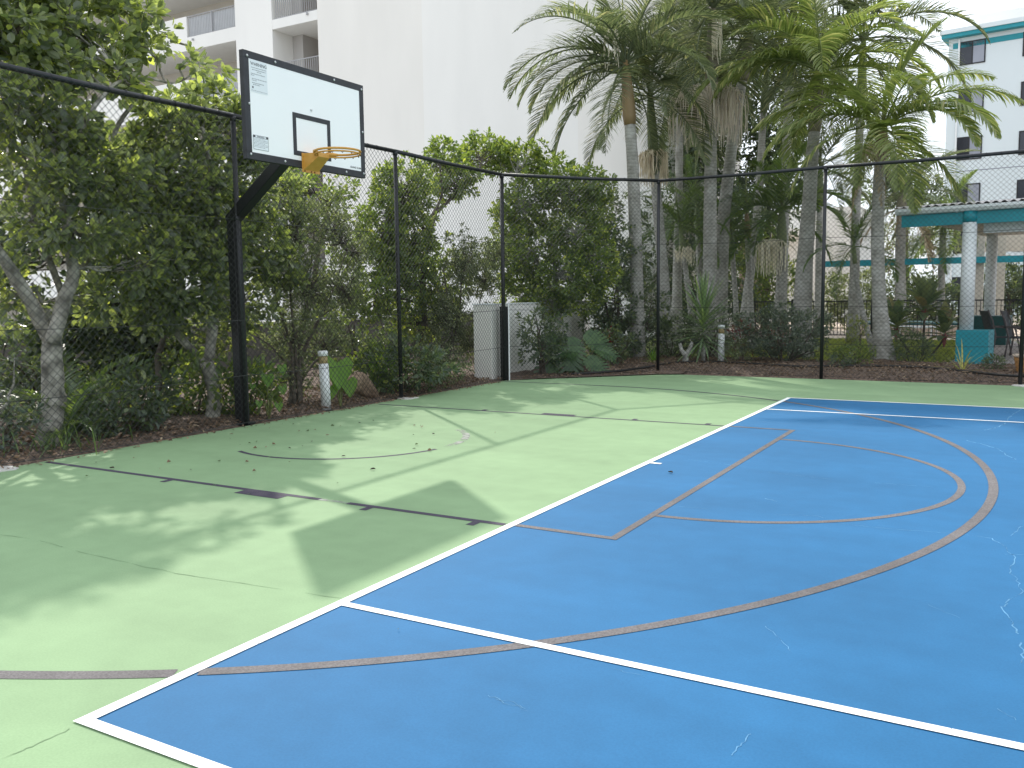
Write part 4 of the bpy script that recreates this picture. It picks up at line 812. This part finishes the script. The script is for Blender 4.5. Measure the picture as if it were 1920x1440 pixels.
# understorey shrubs on the left
def sg(pxx, pyy, **k): return G(pxx, pyy)
for (pxx, pyy, off, rx_, h, lm, ll, n, nm, lab) in (
    (285, 822, .55, .42, .75, 'dark', .10, 60, 'leafy_shrub', 'dark broad leaved shrub under the leaning tree'),
    (225, 836, .5, .20, .35, 'dark', .07, 30, 'leafy_shrub', 'small dark seedling shrub beside the forked trunk'),
    (30, 868, .7, .35, .5, 'bluegreen', .08, 40, 'leafy_shrub', 'low blue green shrub at the far left edge of the bed'),
    (490, 790, .45, .40, .75, 'bright', .10, 70, 'leafy_shrub', 'fresh green shrub at the foot of the basketball pole'),
    (425, 800, .9, .35, .8, 'bright', .11, 40, 'leafy_shrub', 'sunlit yellow green shrub behind the basketball pole'),
    (755, 748, .85, .55, .75, 'bright', .09, 110, 'leafy_shrub', 'spreading green shrub right of the white bollard'),
    (790, 742, .4, .7, .85, 'dark', .09, 130, 'leafy_shrub', 'dark green shrub right of the third fence post'),
    (850, 730, .35, .5, .6, 'olive', .05, 110, 'leafy_shrub', 'dry brownish shrub spilling along the court edge'),
    (650, 700, 1.6, .9, 1.3, 'dark', .09, 130, 'leafy_shrub', 'shadowed shrub mass behind the airy olive shrub'),
    (740, 690, 1.5, .9, 1.7, 'dark', .09, 150, 'leafy_shrub', 'tall shadowed shrub behind the third fence post'),
    (360, 780, 1.6, .8, 1.0, 'bright', .10, 90, 'leafy_shrub', 'light green shrub deep under the trees left of the pole'),
    (180, 800, 2.2, 1.2, 1.3, 'dark', .11, 120, 'leafy_shrub', 'deep shaded shrub behind the forked trunk base'),
    (60, 800, 2.0, .9, 1.2, 'dark', .11, 90, 'leafy_shrub', 'shaded shrub left of the forked trunk')):
    g = sg(pxx, pyy); p_ = np.array([g[0]-off, g[1]+off*.4, 0]); shrub(nm, lab, 'shrub', p_, rx_, h, LM[lm], ll, .5, n, 12, 7, group='shrubs under the left trees', ry=rx_*1.1, low=.05)
# fern, grass, heart leaves
def fern(p, label, n, sc, a0, fr='fern', cat='fern', name='fern'):
    t = thing(name, label, cat, p); put_fronds(t, (0, 0, .0), FR[fr], n, sc, a0); return t
g = sg(160, 838); fern((g[0]-.5, g[1]+.1, 0), 'green fern clump right of the forked trunk', 12, 1.35, .3)
g = sg(215, 830); fern((g[0]-.8, g[1]+.25, 0), 'taller fern behind the fern clump by the trunk', 9, 1.6, 1.2)
g = sg(250, 840); fern((g[0]-2.2, g[1]+.8, .0), 'dark cycad like fern in the shade under the trees', 10, 1.9, .6)
b = MB()
for i in range(60): strap(b, (RNG.normal(0, .16), RNG.normal(0, .25), 0), (RNG.normal(0, .4), RNG.normal(0, .4), 1), RNG.uniform(.18, .42), .014, .8)
g = sg(135, 852); tag(b.build('grass_tuft', LM['frondgreen'], None, loc=(g[0]-.25, g[1]+.1, 0)), kind='stuff')
def heart(mb, c, d, n_, s):
    d = nrm(np.asarray(d, float)); n_ = np.asarray(n_, float); n_ = nrm(n_-d*np.dot(n_, d)); B = np.cross(d, n_); q = [(0, 0), (.42, -.22), (.62, .05), (.52, .42), (.25, .80), (0, 1.05)]
    V = [np.asarray(c)+(B*x*.9+d*y+n_*(abs(x)*.22-.12*y*y))*s for x, y in q]; V2 = [np.asarray(c)+(-B*x*.9+d*y+n_*(abs(x)*.22-.12*y*y))*s for x, y in q[1:5]]
    W = V+V2; mb.ngon(W, [0, 1, 2, 5], [2, 3, 4, 5], [0, 5, 7, 6], [5, 9, 8, 7])
def heart_plant(p, label, specs, s, name='heart_leaf_plant'):
    t = thing(name, label, 'plant', p); b = MB(); st = MB()
    for (dx, dy, dz, sc) in specs:
        st.tube([(0, 0, 0), (dx*.3, dy*.3, dz*.7), (dx, dy, dz)], [.012, .009, .006], 5); b = MB(); heart(b, (dx, dy, dz), (.5+dx*.5, dy-.4, -1.2), (1.0, -.5, .45), s*sc); b.build('leaf', LM['heart'], t)
    st.build('stalk', M['rachis'], t); return t
g = sg(650, 765); heart_plant((g[0]-.15, g[1]+.05, 0), 'big bright heart shaped leaves beside the white bollard', [(.0, -.04, .62, 1.25), (-.1, .02, .5, .8), (.05, .1, .36, .8), (-.05, -.15, .30, .7)], .30)
g = sg(515, 790); heart_plant((g[0]-.2, g[1]+.1, 0), 'heart leaved plant right of the basketball pole', [(0, 0, .55, 1), (.1, .15, .4, .7), (-.1, -.15, .45, .5), (0, .25, .65, .8), (.05, -.2, .25, .6), (.12, .05, .2, .7)], .15)
g = sg(740, 745); heart_plant((g[0]-.45, g[1]+.1, 0), 'climbing heart leaves at the foot of the third fence post', [(0, 0, .62, 1), (.05, .3, .58, .9), (0, .15, .4, .9), (.05, -.1, .5, .7)], .22)
# stump, sticks, husk
b = MB(); P = limb((0, 0, -.05), (.05, .1, 1.25), 7, .04); b.tube(P, np.linspace(.05, .03, 7), 8, wob=.08); g = sg(342, 790); tag(b.build('dead_stem', M['barkdark'], None, smooth=True, loc=(g[0]-.5, g[1]+.1, 0)), 'thin dark dead stem left of the leaning trunk', 'tree stem')
b = MB()
for a_, b_, r0_, r1_ in (((0, 0, -.03), (.02, .08, .42), .028, .02), ((.02, .08, .42), (-.1, -.15, .85), .02, .006), ((.02, .08, .42), (.05, .25, .95), .018, .006), ((.01, .03, .2), (.1, .35, .38), .014, .005), ((-.02, -.02, .55), (.0, -.4, .75), .010, .004), ((.03, .12, .55), (.1, -.05, 1.0), .010, .004)): b.tube(limb(a_, b_, 6, .06), np.linspace(r0_, r1_, 6), 6, wob=.1)
g = sg(28, 862); tag(b.build('bare_branch', M['bark'], None, smooth=True, loc=(g[0]-.45, g[1]+.05, 0)), 'bare forked grey branch sticking up at the far left', 'branch')
b = MB(); K, J = 14, 9; V = []
for i in range(K):
    s = i/(K-1); 
    for j in range(J):
        q = (j/(J-1)-.5)*2.5; r_ = .17*math.sin(.25+s*2.75)**.7; V.append((r_*math.cos(q)*.8+.04*math.sin(s*7), (s-.42)*.95, .02+r_*(1.0+math.sin(q+.5))*.85+.06*(1-s)))
b.quads(V, [(i*J+j, i*J+j+1, (i+1)*J+j+1, (i+1)*J+j) for i in range(K-1) for j in range(J-1)]); g = sg(675, 757)
ob = b.build('dry_palm_sheath', M['husk'], None, smooth=True, loc=(g[0]-.22, g[1]+.12, .0)); ob.scale = (1.15, 1.15, 1.25); ob.rotation_euler = (R(-10), 0, R(10)); sm = ob.modifiers.new('thick', 'SOLIDIFY'); sm.thickness = .012; tag(ob, 'curled dry brown palm sheath on the soil right of the bollard', 'palm sheath')
b = MB(); b.tube(limb((0, 0, -.05), (0, .02, .22), 5, .03), np.linspace(.075, .055, 5), 8, wob=.1); b.tube(limb((0, 0, .18), (-.12, 0, .42), 5, .05), np.linspace(.05, .03, 5), 8, wob=.1); b.tube(limb((0, .02, .18), (.13, .02, .45), 5, .05), np.linspace(.05, .028, 5), 8, wob=.1)
tag(b.build('forked_stump', M['barkwhite'], None, smooth=True, loc=(-3.0, 15.3, .08)), 'small forked grey stump in the mulch right of corner post', 'stump')

# ================================================================== CORNER AND FAR BED PLANTS
def monstera_leaf(mb, c, d, n_, s):
    d = nrm(np.asarray(d, float)); n_ = np.asarray(n_, float); n_ = nrm(n_-d*np.dot(n_, d)); B = np.cross(d, n_); c = np.asarray(c, float)
    f = lambda x, y: c+(B*x+d*y+n_*(.16*abs(x)-.25*y*y-.18*x*x))*s
    for sg_ in (-1, 1):
        K = 8; q = [(0.0, -.05), (.10, -.14)]
        for k in range(K):
            y0 = -.10+k*.135; L_ = .52*math.sin(.55+k*.30)**.6; y1 = y0+.10
            a = f(0, y0) if k else f(0, -.02); V = [f(0, y0), f(sg_*.20*L_*2, y0-.02), f(sg_*L_, y0+.12+.04*k*.3), f(sg_*L_*.97, y0+.185+.05*k*.3), f(sg_*.20*L_*2, y0+.125), f(0, y0+.135)]
            mb.ngon(V, [0, 1, 4, 5], [1, 2, 3, 4])
    return mb
mo = thing('monstera', 'large split leaf monstera in front of the white wall', 'plant', (-4.55, 13.35, .03)); b = MB(); st = MB()
for (dx, dy, dz, s, dd, nn) in ((-.05, -.05, .62, .62, (.25, -.45, -.75), (.55, -.75, .55)), (-.30, -.25, .28, .50, (-.1, -.5, -.65), (.5, -.7, .55)), (.15, .30, .70, .5, (.6, .2, -.4), (.5, -.6, .7)), (-.45, .15, .62, .5, (-.6, -.2, -.35), (.5, -.6, .7)), (.30, .0, .26, .42, (.7, -.1, -.35), (.4, -.6, .7)), (-.05, .1, .20, .4, (.3, -.6, -.4), (.4, -.5, .8)), (.40, .25, .42, .38, (.8, .1, -.2), (.1, -.5, .9)), (-.6, -.1, .36, .36, (-.8, -.1, -.2), (.2, -.4, .9)), (.1, -.2, .40, .34, (.1, -.9, .0), (.1, -.2, 1))):
    st.tube([(0, .1, 0), (dx*.4, dy*.4+.05, dz*.8), (dx, dy, dz)], [.014, .010, .008], 5); b = MB(); monstera_leaf(b, (dx, dy, dz), dd, nn, s); b.build('leaf', LM['monstera'], mo)
st.build('stalk', M['rachis'], mo)
shrub('leafy_shrub', 'dark glossy shrub between the corner post and monstera', 'shrub', (-4.95, 12.85, .02), .50, 1.2, LM['dark'], .075, .5, 130, 12, 7, group='shrubs in the far bed', ry=.45)
shrub('leafy_shrub', 'shaded low shrub behind the monstera', 'shrub', (-4.3, 14.4, .05), .5, .8, LM['dark'], .08, .5, 70, 12, 6, group='shrubs in the far bed')
def spiky(name, label, cat, p, n, L_, W_, lm, h0=.1, droop=.5, up_=1.0, trunk=0, st_mat=None):
    t = thing(name, label, cat, p); b = MB()
    if trunk: s_ = MB(); s_.tube([(0, 0, -.03), (0.01, 0, trunk)], [.05, .04], 8); s_.build('stem', M['barkwhite'], t, smooth=True)
    for i in range(n):
        q = i*2.4; el = (-.55 if trunk > .3 else 0)+(i/n)*(2.0 if trunk > .3 else 1.5)*up_+RNG.normal(0, .1); d = (math.cos(q)*math.cos(el), math.sin(q)*math.cos(el), math.sin(el)); strap(b, (0, 0, trunk+h0*i/n), d, L_*RNG.uniform(.8, 1.1), W_, droop)
    b.build('leaf', LM[lm], t); return t
spiky('bromeliad', 'red leaved bromeliad in front of the white wall end', 'plant', (-4.65, 15.3, .45), 20, .35, .055, 'red', .1, .5)
bb = bpy.data.objects['bromeliad']; sm = MB(); sm.tube([(0, 0, -.4), (0, 0, .02)], .03, 6); sm.build('stem', M['barkdark'], bb)
spiky('yucca', 'tall spiky green yucca left of the upright bollard', 'yucca', (-2.78, 15.75, .06), 120, .86, .042, 'spike', .70, .35, 1.0, .42)
shrub('leafy_shrub', 'dark green hedge shrub between bollard and far fence post', 'shrub', (-1.3, 16.3, .05),   .95, 1.15, LM['bluegreen'], .058, .42, 620, 13, 10, group='shrubs in the far bed', ry=.6)
shrub('leafy_shrub', 'low ragged shrub left of the hedge shrub', 'shrub', (-2.1, 16.0, .05), .35, .5, LM['olive'], .045, .45, 70, 12, 6, group='shrubs in the far bed')
shrub('leafy_shrub', 'shaded bushy shrub behind the corner fence post', 'shrub', (-3.9, 16.9, .05), .8, 1.0, LM['dark'], .08, .35, 150, 12, 8, group='shrubs in the far bed')
shrub('leafy_shrub', 'shrub with narrow leaves left of the yucca', 'shrub', (-3.1, 17.2, .05), .7, 1.15, LM['bluegreen'], .10, .25, 130, 12, 8, group='shrubs in the far bed')
spiky('grass_lily', 'bright green grassy plant at the foot of front palm', 'plant', (-3.65, 15.2, .06), 40, .35, .022, 'heart', .05, 1.0)
shrub('leafy_shrub', 'fresh green low shrub right of the far fence post', 'shrub', (.05, 16.1, .05), .42, .5, LM['bright'], .055, .4, 90, 12, 6, group='shrubs in the far bed')
shrub('leafy_shrub', 'upright yellow green shrub by the slanted thin trunk', 'shrub', (-.02, 17.0, .05), .22, .95, LM['yellow'], .05, .45, 70, 12, 5, group='shrubs in the far bed')
shrub('leafy_shrub', 'tiny grey green shrub in front of the yellow shrub', 'shrub', (-.02, 15.4, .05), .2, .28, LM['bluegreen'], .05, .5, 30, 11, 4, group='shrubs in the far bed')
shrub('leafy_shrub', 'dark small shrub right of the flared palm base', 'shrub', (1.0, 17.1, .05), .36, .62, LM['dark'], .09, .2, 90, 12, 6, group='shrubs in the far bed')
shrub('leafy_shrub', 'dark clump between plinth and orange pot', 'shrub', (2.45, 15.7, .05), .20, .3, LM['dark'], .05, .4, 40, 12, 4, group='shrubs in the far bed')
for k_, (x, y, lab) in enumerate(((-1.75, 17.6, 'reddish leafed croton behind the hedge shrub'), (-2.55, 17.9, 'reddish croton right above the upright bollard'))): shrub('croton', lab, 'shrub', (x, y, .05),   .24, .85, LM['red'], .10, .25, 34, 10, 5, group='red crotons')
spiky('striped_grass', 'yellow striped strap leaved plant in front of teal plinth', 'plant', (1.98, 15.35, .05), 16, .62, .026, 'varieg', .03, .9, 1.0)
tl = thing('cordyline', 'big ti plant with red stems beside the pavilion plinth', 'plant', (.95, 19.6, .05)); st = MB(); b = MB(); rb = MB()
for (dx, dy, hh, n, L_) in ((.02, 0, .95, 34, .75), (-.55, .1, .55, 26, .62), (.42, .15, .42, 20, .55)):
    st.tube([(dx*.3, dy, -.05), (dx*.8, dy, hh*.6), (dx, dy, hh)], [.028, .024, .02], 6)
    for i in range(n):
        q = i*2.4+RNG.normal(0, .2); el = -.15+(i/n)*1.45; strap(b, (dx, dy, hh+.28*i/n), (math.cos(q)*math.cos(el), math.sin(q)*math.cos(el), math.sin(el)), L_*RNG.uniform(.8, 1.1), .20, .5, 6, .12)
    for i in range(12):
        q = i*2.4; strap(rb, (dx, dy, hh-.24+.16*i/12), (math.cos(q)*.35, math.sin(q)*.35, 1), .24, .05, .2)
st.build('stem', M['barkdark'], tl); b.build('leaf', LM['ti'], tl); rb.build('leaf_base', LM['tistem'], tl)

# ================================================================== PALMS
def T(y, *p): return [AY(a[0], a[1], y) for a in p]
def gz(p): p = np.array(p); p[2] = .05; return p
y = 16.5; P_ = T(y, (1195, 672), (1195, 560), (1190, 400), (1186, 300), (1181, 232)); P_[0][2] = .06
t, b_, tp = palm('tall front palm with tan crownshaft rising at the corner fence post', P_, .155, .12, 1.38, 'crownshaft_brown', 'std', 20, 1.12, 1.3, low=.85)
for az, s in ((R(180), 1.2), (R(195), 1.12), (R(168), 1.05), (R(215), 1.1), (R(150), .9)): one_frond(t, tp-b_-(0, 0, .1), FR['std'][3 if s > 1.1 else 4], az, s)
skirt(t, tp-b_+(-.2, -.3, .5), .18, .9, 28, M['skirtpale'])
y = 18.2; P_ = T(y, (1250, 640), (1243, 500), (1232, 380), (1226, 290)); P_[0][2] = .05
t, b_, tp = palm('slim palm with short tan flower skirt behind the corner post', P_, .14, .105, 1.45, 'crownshaft', 'std', 16, 1.05)
skirt(t, np.array(P_[-1])-b_+(0, 0, .0), .42, 1.0, 150, M['skirt'], 'flower_skirt', 5)
y = 18.6; P_ = T(y, (1331, 650), (1331, 480), (1332, 330), (1334, 178)); P_[0][2] = .05
t, b_, tp = palm('tall palm with wide pinkish flower skirt left of the yucca top', P_, .175, .125, 2.0, 'crownshaft_grey', 'std', 18, 1.1, low=.85)
skirt(t, np.array(P_[-1])-b_, 1.0, 1.45, 300, M['skirtpink'], 'flower_skirt', 4, a0=.4)
skirt(t, tp-b_+(.15, -.2, -.35), .14, 1.2, 42, M['skirtpale'], 'flower_stalk')
y = 20.5; P_ = T(y, (1345, 645), (1352, 500), (1357, 400), (1375, 250), (1392, 150)); P_[0][2] = .05
palm('thick trunked palm crossing close behind the pinkish skirt palm', P_, .19, .12, 1.2, 'crownshaft_grey', 'std', 17, 1.15, low=.85)
y = 18.4; P_ = T(y, (1502, 612), (1508, 500), (1516, 400), (1522, 300), (1527, 245)); P_[0][2] = .05
t, b_, tp = palm('thick pale trunk palm with olive crownshaft at the centre of the grove', P_, .185, .12, 1.35, 'crownshaft_grey', 'light', 16, 1.12, low=.9)
for az, k in ((R(190), 1), (R(215), 1), (R(-30), 0)): one_frond(t, tp-b_-(0, 0, .1), FR['wide'][k], az, .95)
y = 17.3; P_ = T(y, (1658, 684), (1648, 560), (1645, 440), (1648, 340), (1652, 285)); P_[0][2] = .05
t, b_, tp = palm('flared base palm with bright drooping fronds left of the pavilion', P_, .135, .105, .55, 'crownshaft_brown', 'light', 9, 1.0, 1.9, low=.7)
for az, k, s in ((R(186), 0, 1.0), (R(2), 0, 1.0), (R(-28), 1, .95), (R(205), 1, .95), (R(160), 2, .9), (R(30), 2, .9)): one_frond(t, tp-b_-(0, 0, .08), FR['wide'][k], az, s)
for az, k, s in ((R(-95), 5, .95), (R(-140), 5, 1.0), (R(-60), 6, .95), (R(-75), 5, 1.05)): one_frond(t, tp-b_-(0, 0, .08), FR['light'][k], az, s)
skirt(t, np.array(P_[-1])-b_+(0, 0, .05), .40, .55, 110, M['skirt'], 'flower_skirt', 4)
for k in range(2): one_frond(t, np.array(P_[-1])-b_, FR['dead'][k], R(-80-60*k), .8)
y = 21.0; P_ = T(y, (1467, 600), (1466, 520), (1466, 460)); P_[0][2] = .05
t, b_, tp = palm('short palm with vivid green crownshaft and pale flower broom', P_, .125, .105, 1.0, 'crownshaft', 'dense', 13, .9, low=.8)
skirt(t, np.array(P_[-1])-b_+(-.15, -.1, 0), .50, 1.0, 120, M['skirtpale'], 'flower_skirt', 3, a0=2.0, arc=4)
for az, k in ((R(200), 3), (R(185), 4), (R(-15), 3)): one_frond(t, tp-b_-(0, 0, .1), FR['dense'][k], az, 1.0)
y = 19.5; P_ = T(y, (1304, 630), (1290, 540), (1281, 470)); P_[0][2] = .05
t, b_, tp = palm('small curved trunk palm with pale skirt right of the corner post', P_, .075, .06, .7, 'crownshaft', 'small', 12, 1.0)
skirt(t, np.array(P_[-1])-b_, .32, .5, 80, M['skirtpale'], 'flower_skirt', 4)
y = 22.0; P_ = T(y, (1312, 630), (1312, 520), (1308, 430)); P_[0][2] = .05; palm('thin straight palm behind the small curved palm', P_, .08, .07, .7, 'crownshaft', 'small', 10, 1.1, group='thin grove palms')
y = 21.5; P_ = T(y, (1384, 620), (1378, 540), (1373, 470)); P_[0][2] = .05; palm('thin leaning palm just right of the thick pale pair', P_, .07, .06, .6, 'crownshaft', 'small', 10, .9, group='thin grove palms')
y = 22.5; P_ = T(y, (1410, 625), (1406, 540), (1402, 445)); P_[0][2] = .05; palm('pinkish thin trunk palm left of the flower broom palm', P_, .085, .08, .7, 'crownshaft_brown', 'small', 10, 1.0, group='thin grove palms')
y = 27.0; P_ = T(y, (1534, 600), (1535, 480), (1537, 380)); P_[0][2] = .05; palm('distant thin pale palm right of the central thick trunk', P_, .10, .09, 1.2, 'crownshaft', 'std', 12, 1.0, group='thin grove palms')
y = 18.0; P_ = T(y, (1642, 684), (1618, 590), (1605, 520), (1603, 492)); P_[0][2] = .05; palm('thin slanted palm leaning left from the flared palm base', P_, .06, .04, .45, 'crownshaft', 'small', 8, .85, low=.7)
y = 30.0; P_ = T(y, (1690, 600), (1688, 480), (1690, 400)); P_[0][2] = .05
t, b_, tp = palm('distant shaggy palm with dead fronds left of the pavilion roof', P_, .17, .15, .7, 'crownshaft_grey', 'std', 12, 1.0)
for k in range(5): one_frond(t, tp-b_-(0, 0, .5), FR['dead'][k % 2], R(-150+50*k), 1.3)
y = 24.0; P_ = T(y, (1462, 620), (1470, 400), (1480, 160)); P_[0][2] = .05; palm('tall rear palm with high crown above the flower broom palm', P_, .16, .12, 1.6, 'crownshaft', 'std', 15, 1.35, low=.9, group='tall rear palms')
y = 25.0; P_ = T(y, (1600, 620), (1605, 400), (1615, 170)); P_[0][2] = .05; palm('tall rear palm with crown between the central and flared palms', P_, .14, .10, 1.5, 'crownshaft', 'std', 14, 1.4, low=.9, group='tall rear palms')
y = 23.0; P_ = T(y, (1268, 620), (1272, 400), (1275, 200)); P_[0][2] = .05; palm('tall rear palm with crown left of the pinkish skirt', P_, .14, .10, 1.5, 'crownshaft', 'std', 15, 1.3, low=.9, group='tall rear palms')
y = 26.0; P_ = T(y, (1392, 620), (1420, 400), (1432, 210)); P_[0][2] = .05; palm('tall rear palm with crown right of the pinkish skirt', P_, .14, .10, 1.4, 'crownshaft', 'std', 15, 1.35, low=.9, group='tall rear palms')
y = 31.0; P_ = T(y, (1765, 600), (1765, 500), (1768, 440)); P_[0][2] = .05; palm('young leafy palm seen under the pavilion roof edge', P_, .12, .1, .3, 'crownshaft', 'dense', 11, .9, low=.6)
y = 18.6; P_ = T(y, (1195, 620), (1190, 560), (1160, 430)); 
# ================================================================== BACKGROUND TREES
def bgtree(label, pxx, pyy, rx_, ry_, y, n, lm='dark', ll=.20, per=12, name='background_tree', blobs=None, ht=None):
    c = AY(pxx, pyy, y); base = np.array([c[0], y, 0]); L_ = [([base, np.array([c[0]+.1, y, c[2]*.5]), np.array([c[0], y, max(.6, c[2]*.9)])], .16, .05)]
    bl = [blob(pxx, pyy, rx_, ry_, y=y, n=n)]+[blob(a, b__, c_, d_, y=y+e_, n=n_) for a, b__, c_, d_, e_, n_ in (blobs or [])]
    return tree(name, label, 'tree', base, L_, bl, LM[lm], M['barkdark'], ll, .42, per, group='trees behind the palm grove', twig=.12, dens=2.0)
bgtree('dark tall tree behind the pinkish skirt palm', 1330, 200, 90, 110, 31, 150, blobs=[(1270, 330, 70, 90, 0, 110), (1390, 300, 80, 100, 1, 120), (1340, 420, 90, 70, 0, 120), (1300, 100, 80, 80, 1, 100)])
bgtree('dark tree filling the centre behind the thick trunks', 1440, 210, 80, 110, 33, 140, blobs=[(1470, 330, 70, 70, 0, 100), (1420, 420, 60, 60, 0, 70), (1520, 150, 70, 90, 1, 90)])
bgtree('dark tree low behind the corner post', 1240, 480, 60, 110, 27, 110, blobs=[(1290, 540, 60, 70, 0, 80), (1350, 560, 60, 50, 1, 70), (1210, 560, 40, 60, 0, 50)], ll=.16)
bgtree('green tree low between the thin palm trunks', 1410, 520, 70, 70, 30, 90, 'bright', .16, blobs=[(1455, 540, 40, 50, 0, 40), (1400, 470, 50, 40, 1, 50)])
bgtree('olive bush beyond the pool fence left of flared palm', 1600, 570, 60, 60, 36, 90, 'olive', .14, blobs=[(1560, 560, 40, 50, 0, 60), (1640, 540, 40, 60, 1, 60)])
bgtree('dark hedge tree beyond the pool behind the cordyline', 1720, 570, 60, 50, 37, 100, 'dark', .15, blobs=[(1780, 575, 50, 45, 0, 80), (1680, 560, 50, 60, 1, 70)])
bgtree('feathery grey tree against the sky left of the pavilion', 1700, 450, 60, 45, 40, 90, 'olive', .13, blobs=[(1760, 450, 40, 40, 1, 60)])
bgtree('dark rounded tree beyond the pavilion columns', 1890, 540, 50, 55, 38, 120, 'dark', .15, blobs=[(1840, 565, 40, 50, 0, 80), (1930, 560, 50, 60, 1, 80)])
bgtree('dark tree left of the apartment tower above the shaggy palm', 1700, 340, 45, 45, 48, 70, 'dark', .20, blobs=[(1660, 360, 40, 40, 0, 50), (1740, 370, 40, 30, 0, 40)])
bgtree('yellow green tree glimpsed between palm trunks by the house', 1430, 480, 35, 40, 40, 50, 'yellow', .14)

# ================================================================== LITTER
def litter(name, n, area, s, zf, lm='litter'):
    C = np.stack([RNG.uniform(area[0], area[1], n), RNG.uniform(area[2], area[3], n), np.zeros(n)], 1); C[:, 2] = zf(C)
    D = nrm(np.stack([RNG.normal(0, 1, n), RNG.normal(0, 1, n), RNG.normal(0, .25, n)], 1)); N = nrm(np.stack([RNG.normal(0, .5, n), RNG.normal(0, .5, n), np.ones(n)], 1))
    b = MB(); l = s*RNG.uniform(.5, 1.3, n); leaves(b, C, D, N, l, l*RNG.uniform(.2, .6, n), .3); return tag(b.build(name, LM[lm]), kind='stuff')
litter('leaf_litter', 5200, (-7.2, -5.12, 1.5, 12), .07, lambda C: .035+.02*RNG.random(len(C)))
litter('edge_litter', 420, (-5.06, -4.93, 1.2, 11.6), .045, lambda C: .006+.012*RNG.random(len(C)))
litter('bark_mulch', 9000, (-4.9, 3.6, 14.06, 17.0), .05, lambda C: -.03+.14*np.clip((C[:, 1]-14.03)/.5, 0, 1)**.6+.035*RNG.random(len(C)))
tri = MB(); n = 900; u, v = RNG.random(n), RNG.random(n); fl = u+v > 1; u = np.where(fl, 1-u, u); v = np.where(fl, 1-v, v)
C = np.array([-5.0, 11.8, 0])+u[:, None]*np.array([2.1, 2.1, 0])+v[:, None]*np.array([0, 2.3, 0]); C[:, 2] = .02+.03*RNG.random(n); l = .05*RNG.uniform(.5, 1.3, n)
leaves(tri, C, nrm(np.stack([RNG.normal(0, 1, n), RNG.normal(0, 1, n), RNG.normal(0, .2, n)], 1)), nrm(np.stack([RNG.normal(0, .5, n), RNG.normal(0, .5, n), np.ones(n)], 1)), l, l*.4); tag(tri.build('corner_leaf_litter', LM['litter']), kind='stuff')
n = 16000; C = np.stack([RNG.uniform(-3, 1.6, n), RNG.uniform(17.5, 27, n), np.full(n, .02)], 1)
b = MB(); D = nrm(np.stack([RNG.normal(0, .35, n), RNG.normal(0, .35, n), np.ones(n)], 1)); l = RNG.uniform(.04, .09, n); leaves(b, C, D, RNG.normal(0, 1, (n, 3)), l, np.full(n, .012)); tag(b.build('lawn_grass', LM['grass']), kind='stuff')
# fallen leaves on the court (countable)
fm = []
for k in range(5):
    b = MB(); l = np.array([.05]); leaves(b, np.zeros((1, 3)), np.array([[1., 0, .08]]), np.array([[0, .15*(k-2), 1.]]), l, l*(.35+.08*k), .5+.2*k); ob = b.build('fallen_leaf', (LM['litter'], M['barkdark'], M['barkdark'], LM['dark'], LM['litter'])[k]); fm.append(ob.data); bpy.data.objects.remove(ob)
pxs = [(505,805),(530,797),(548,797),(575,810),(590,808),(640,800),(672,795),(698,790),(480,830),(510,835),(438,815),(432,824),(450,836),(465,833),(482,842),(497,841),(585,829),(568,838),(620,800),(790,802),(775,800),(777,817),(815,815),(784,835),(802,847),(930,812),(640,858),(705,882),(632,908),(480,885),(545,868),(180,870),(215,880),(160,895),(320,868),(250,860),(345,820),(385,812),(277,1013),(150,860),(300,880),(780,843),(1262,889),(747,1185),(560,810),(610,818),(540,842),(358,884),(410,868),(460,868)]
for i, (a_, b__) in enumerate(pxs):
    ob = bpy.data.objects.new('fallen_leaf', fm[i % 5]); COL.objects.link(ob); g = G(a_, b__); ob.location = (g[0], g[1], .012); ob.rotation_euler = (0, 0, RNG.uniform(0, 6)); k = RNG.uniform(.45, 1.1)*(1 if b__ < 920 else .55); ob.scale = (k, k, k)
    tag(ob, 'small dry leaf fallen on the painted court', 'leaf', 'fallen leaves on the court')
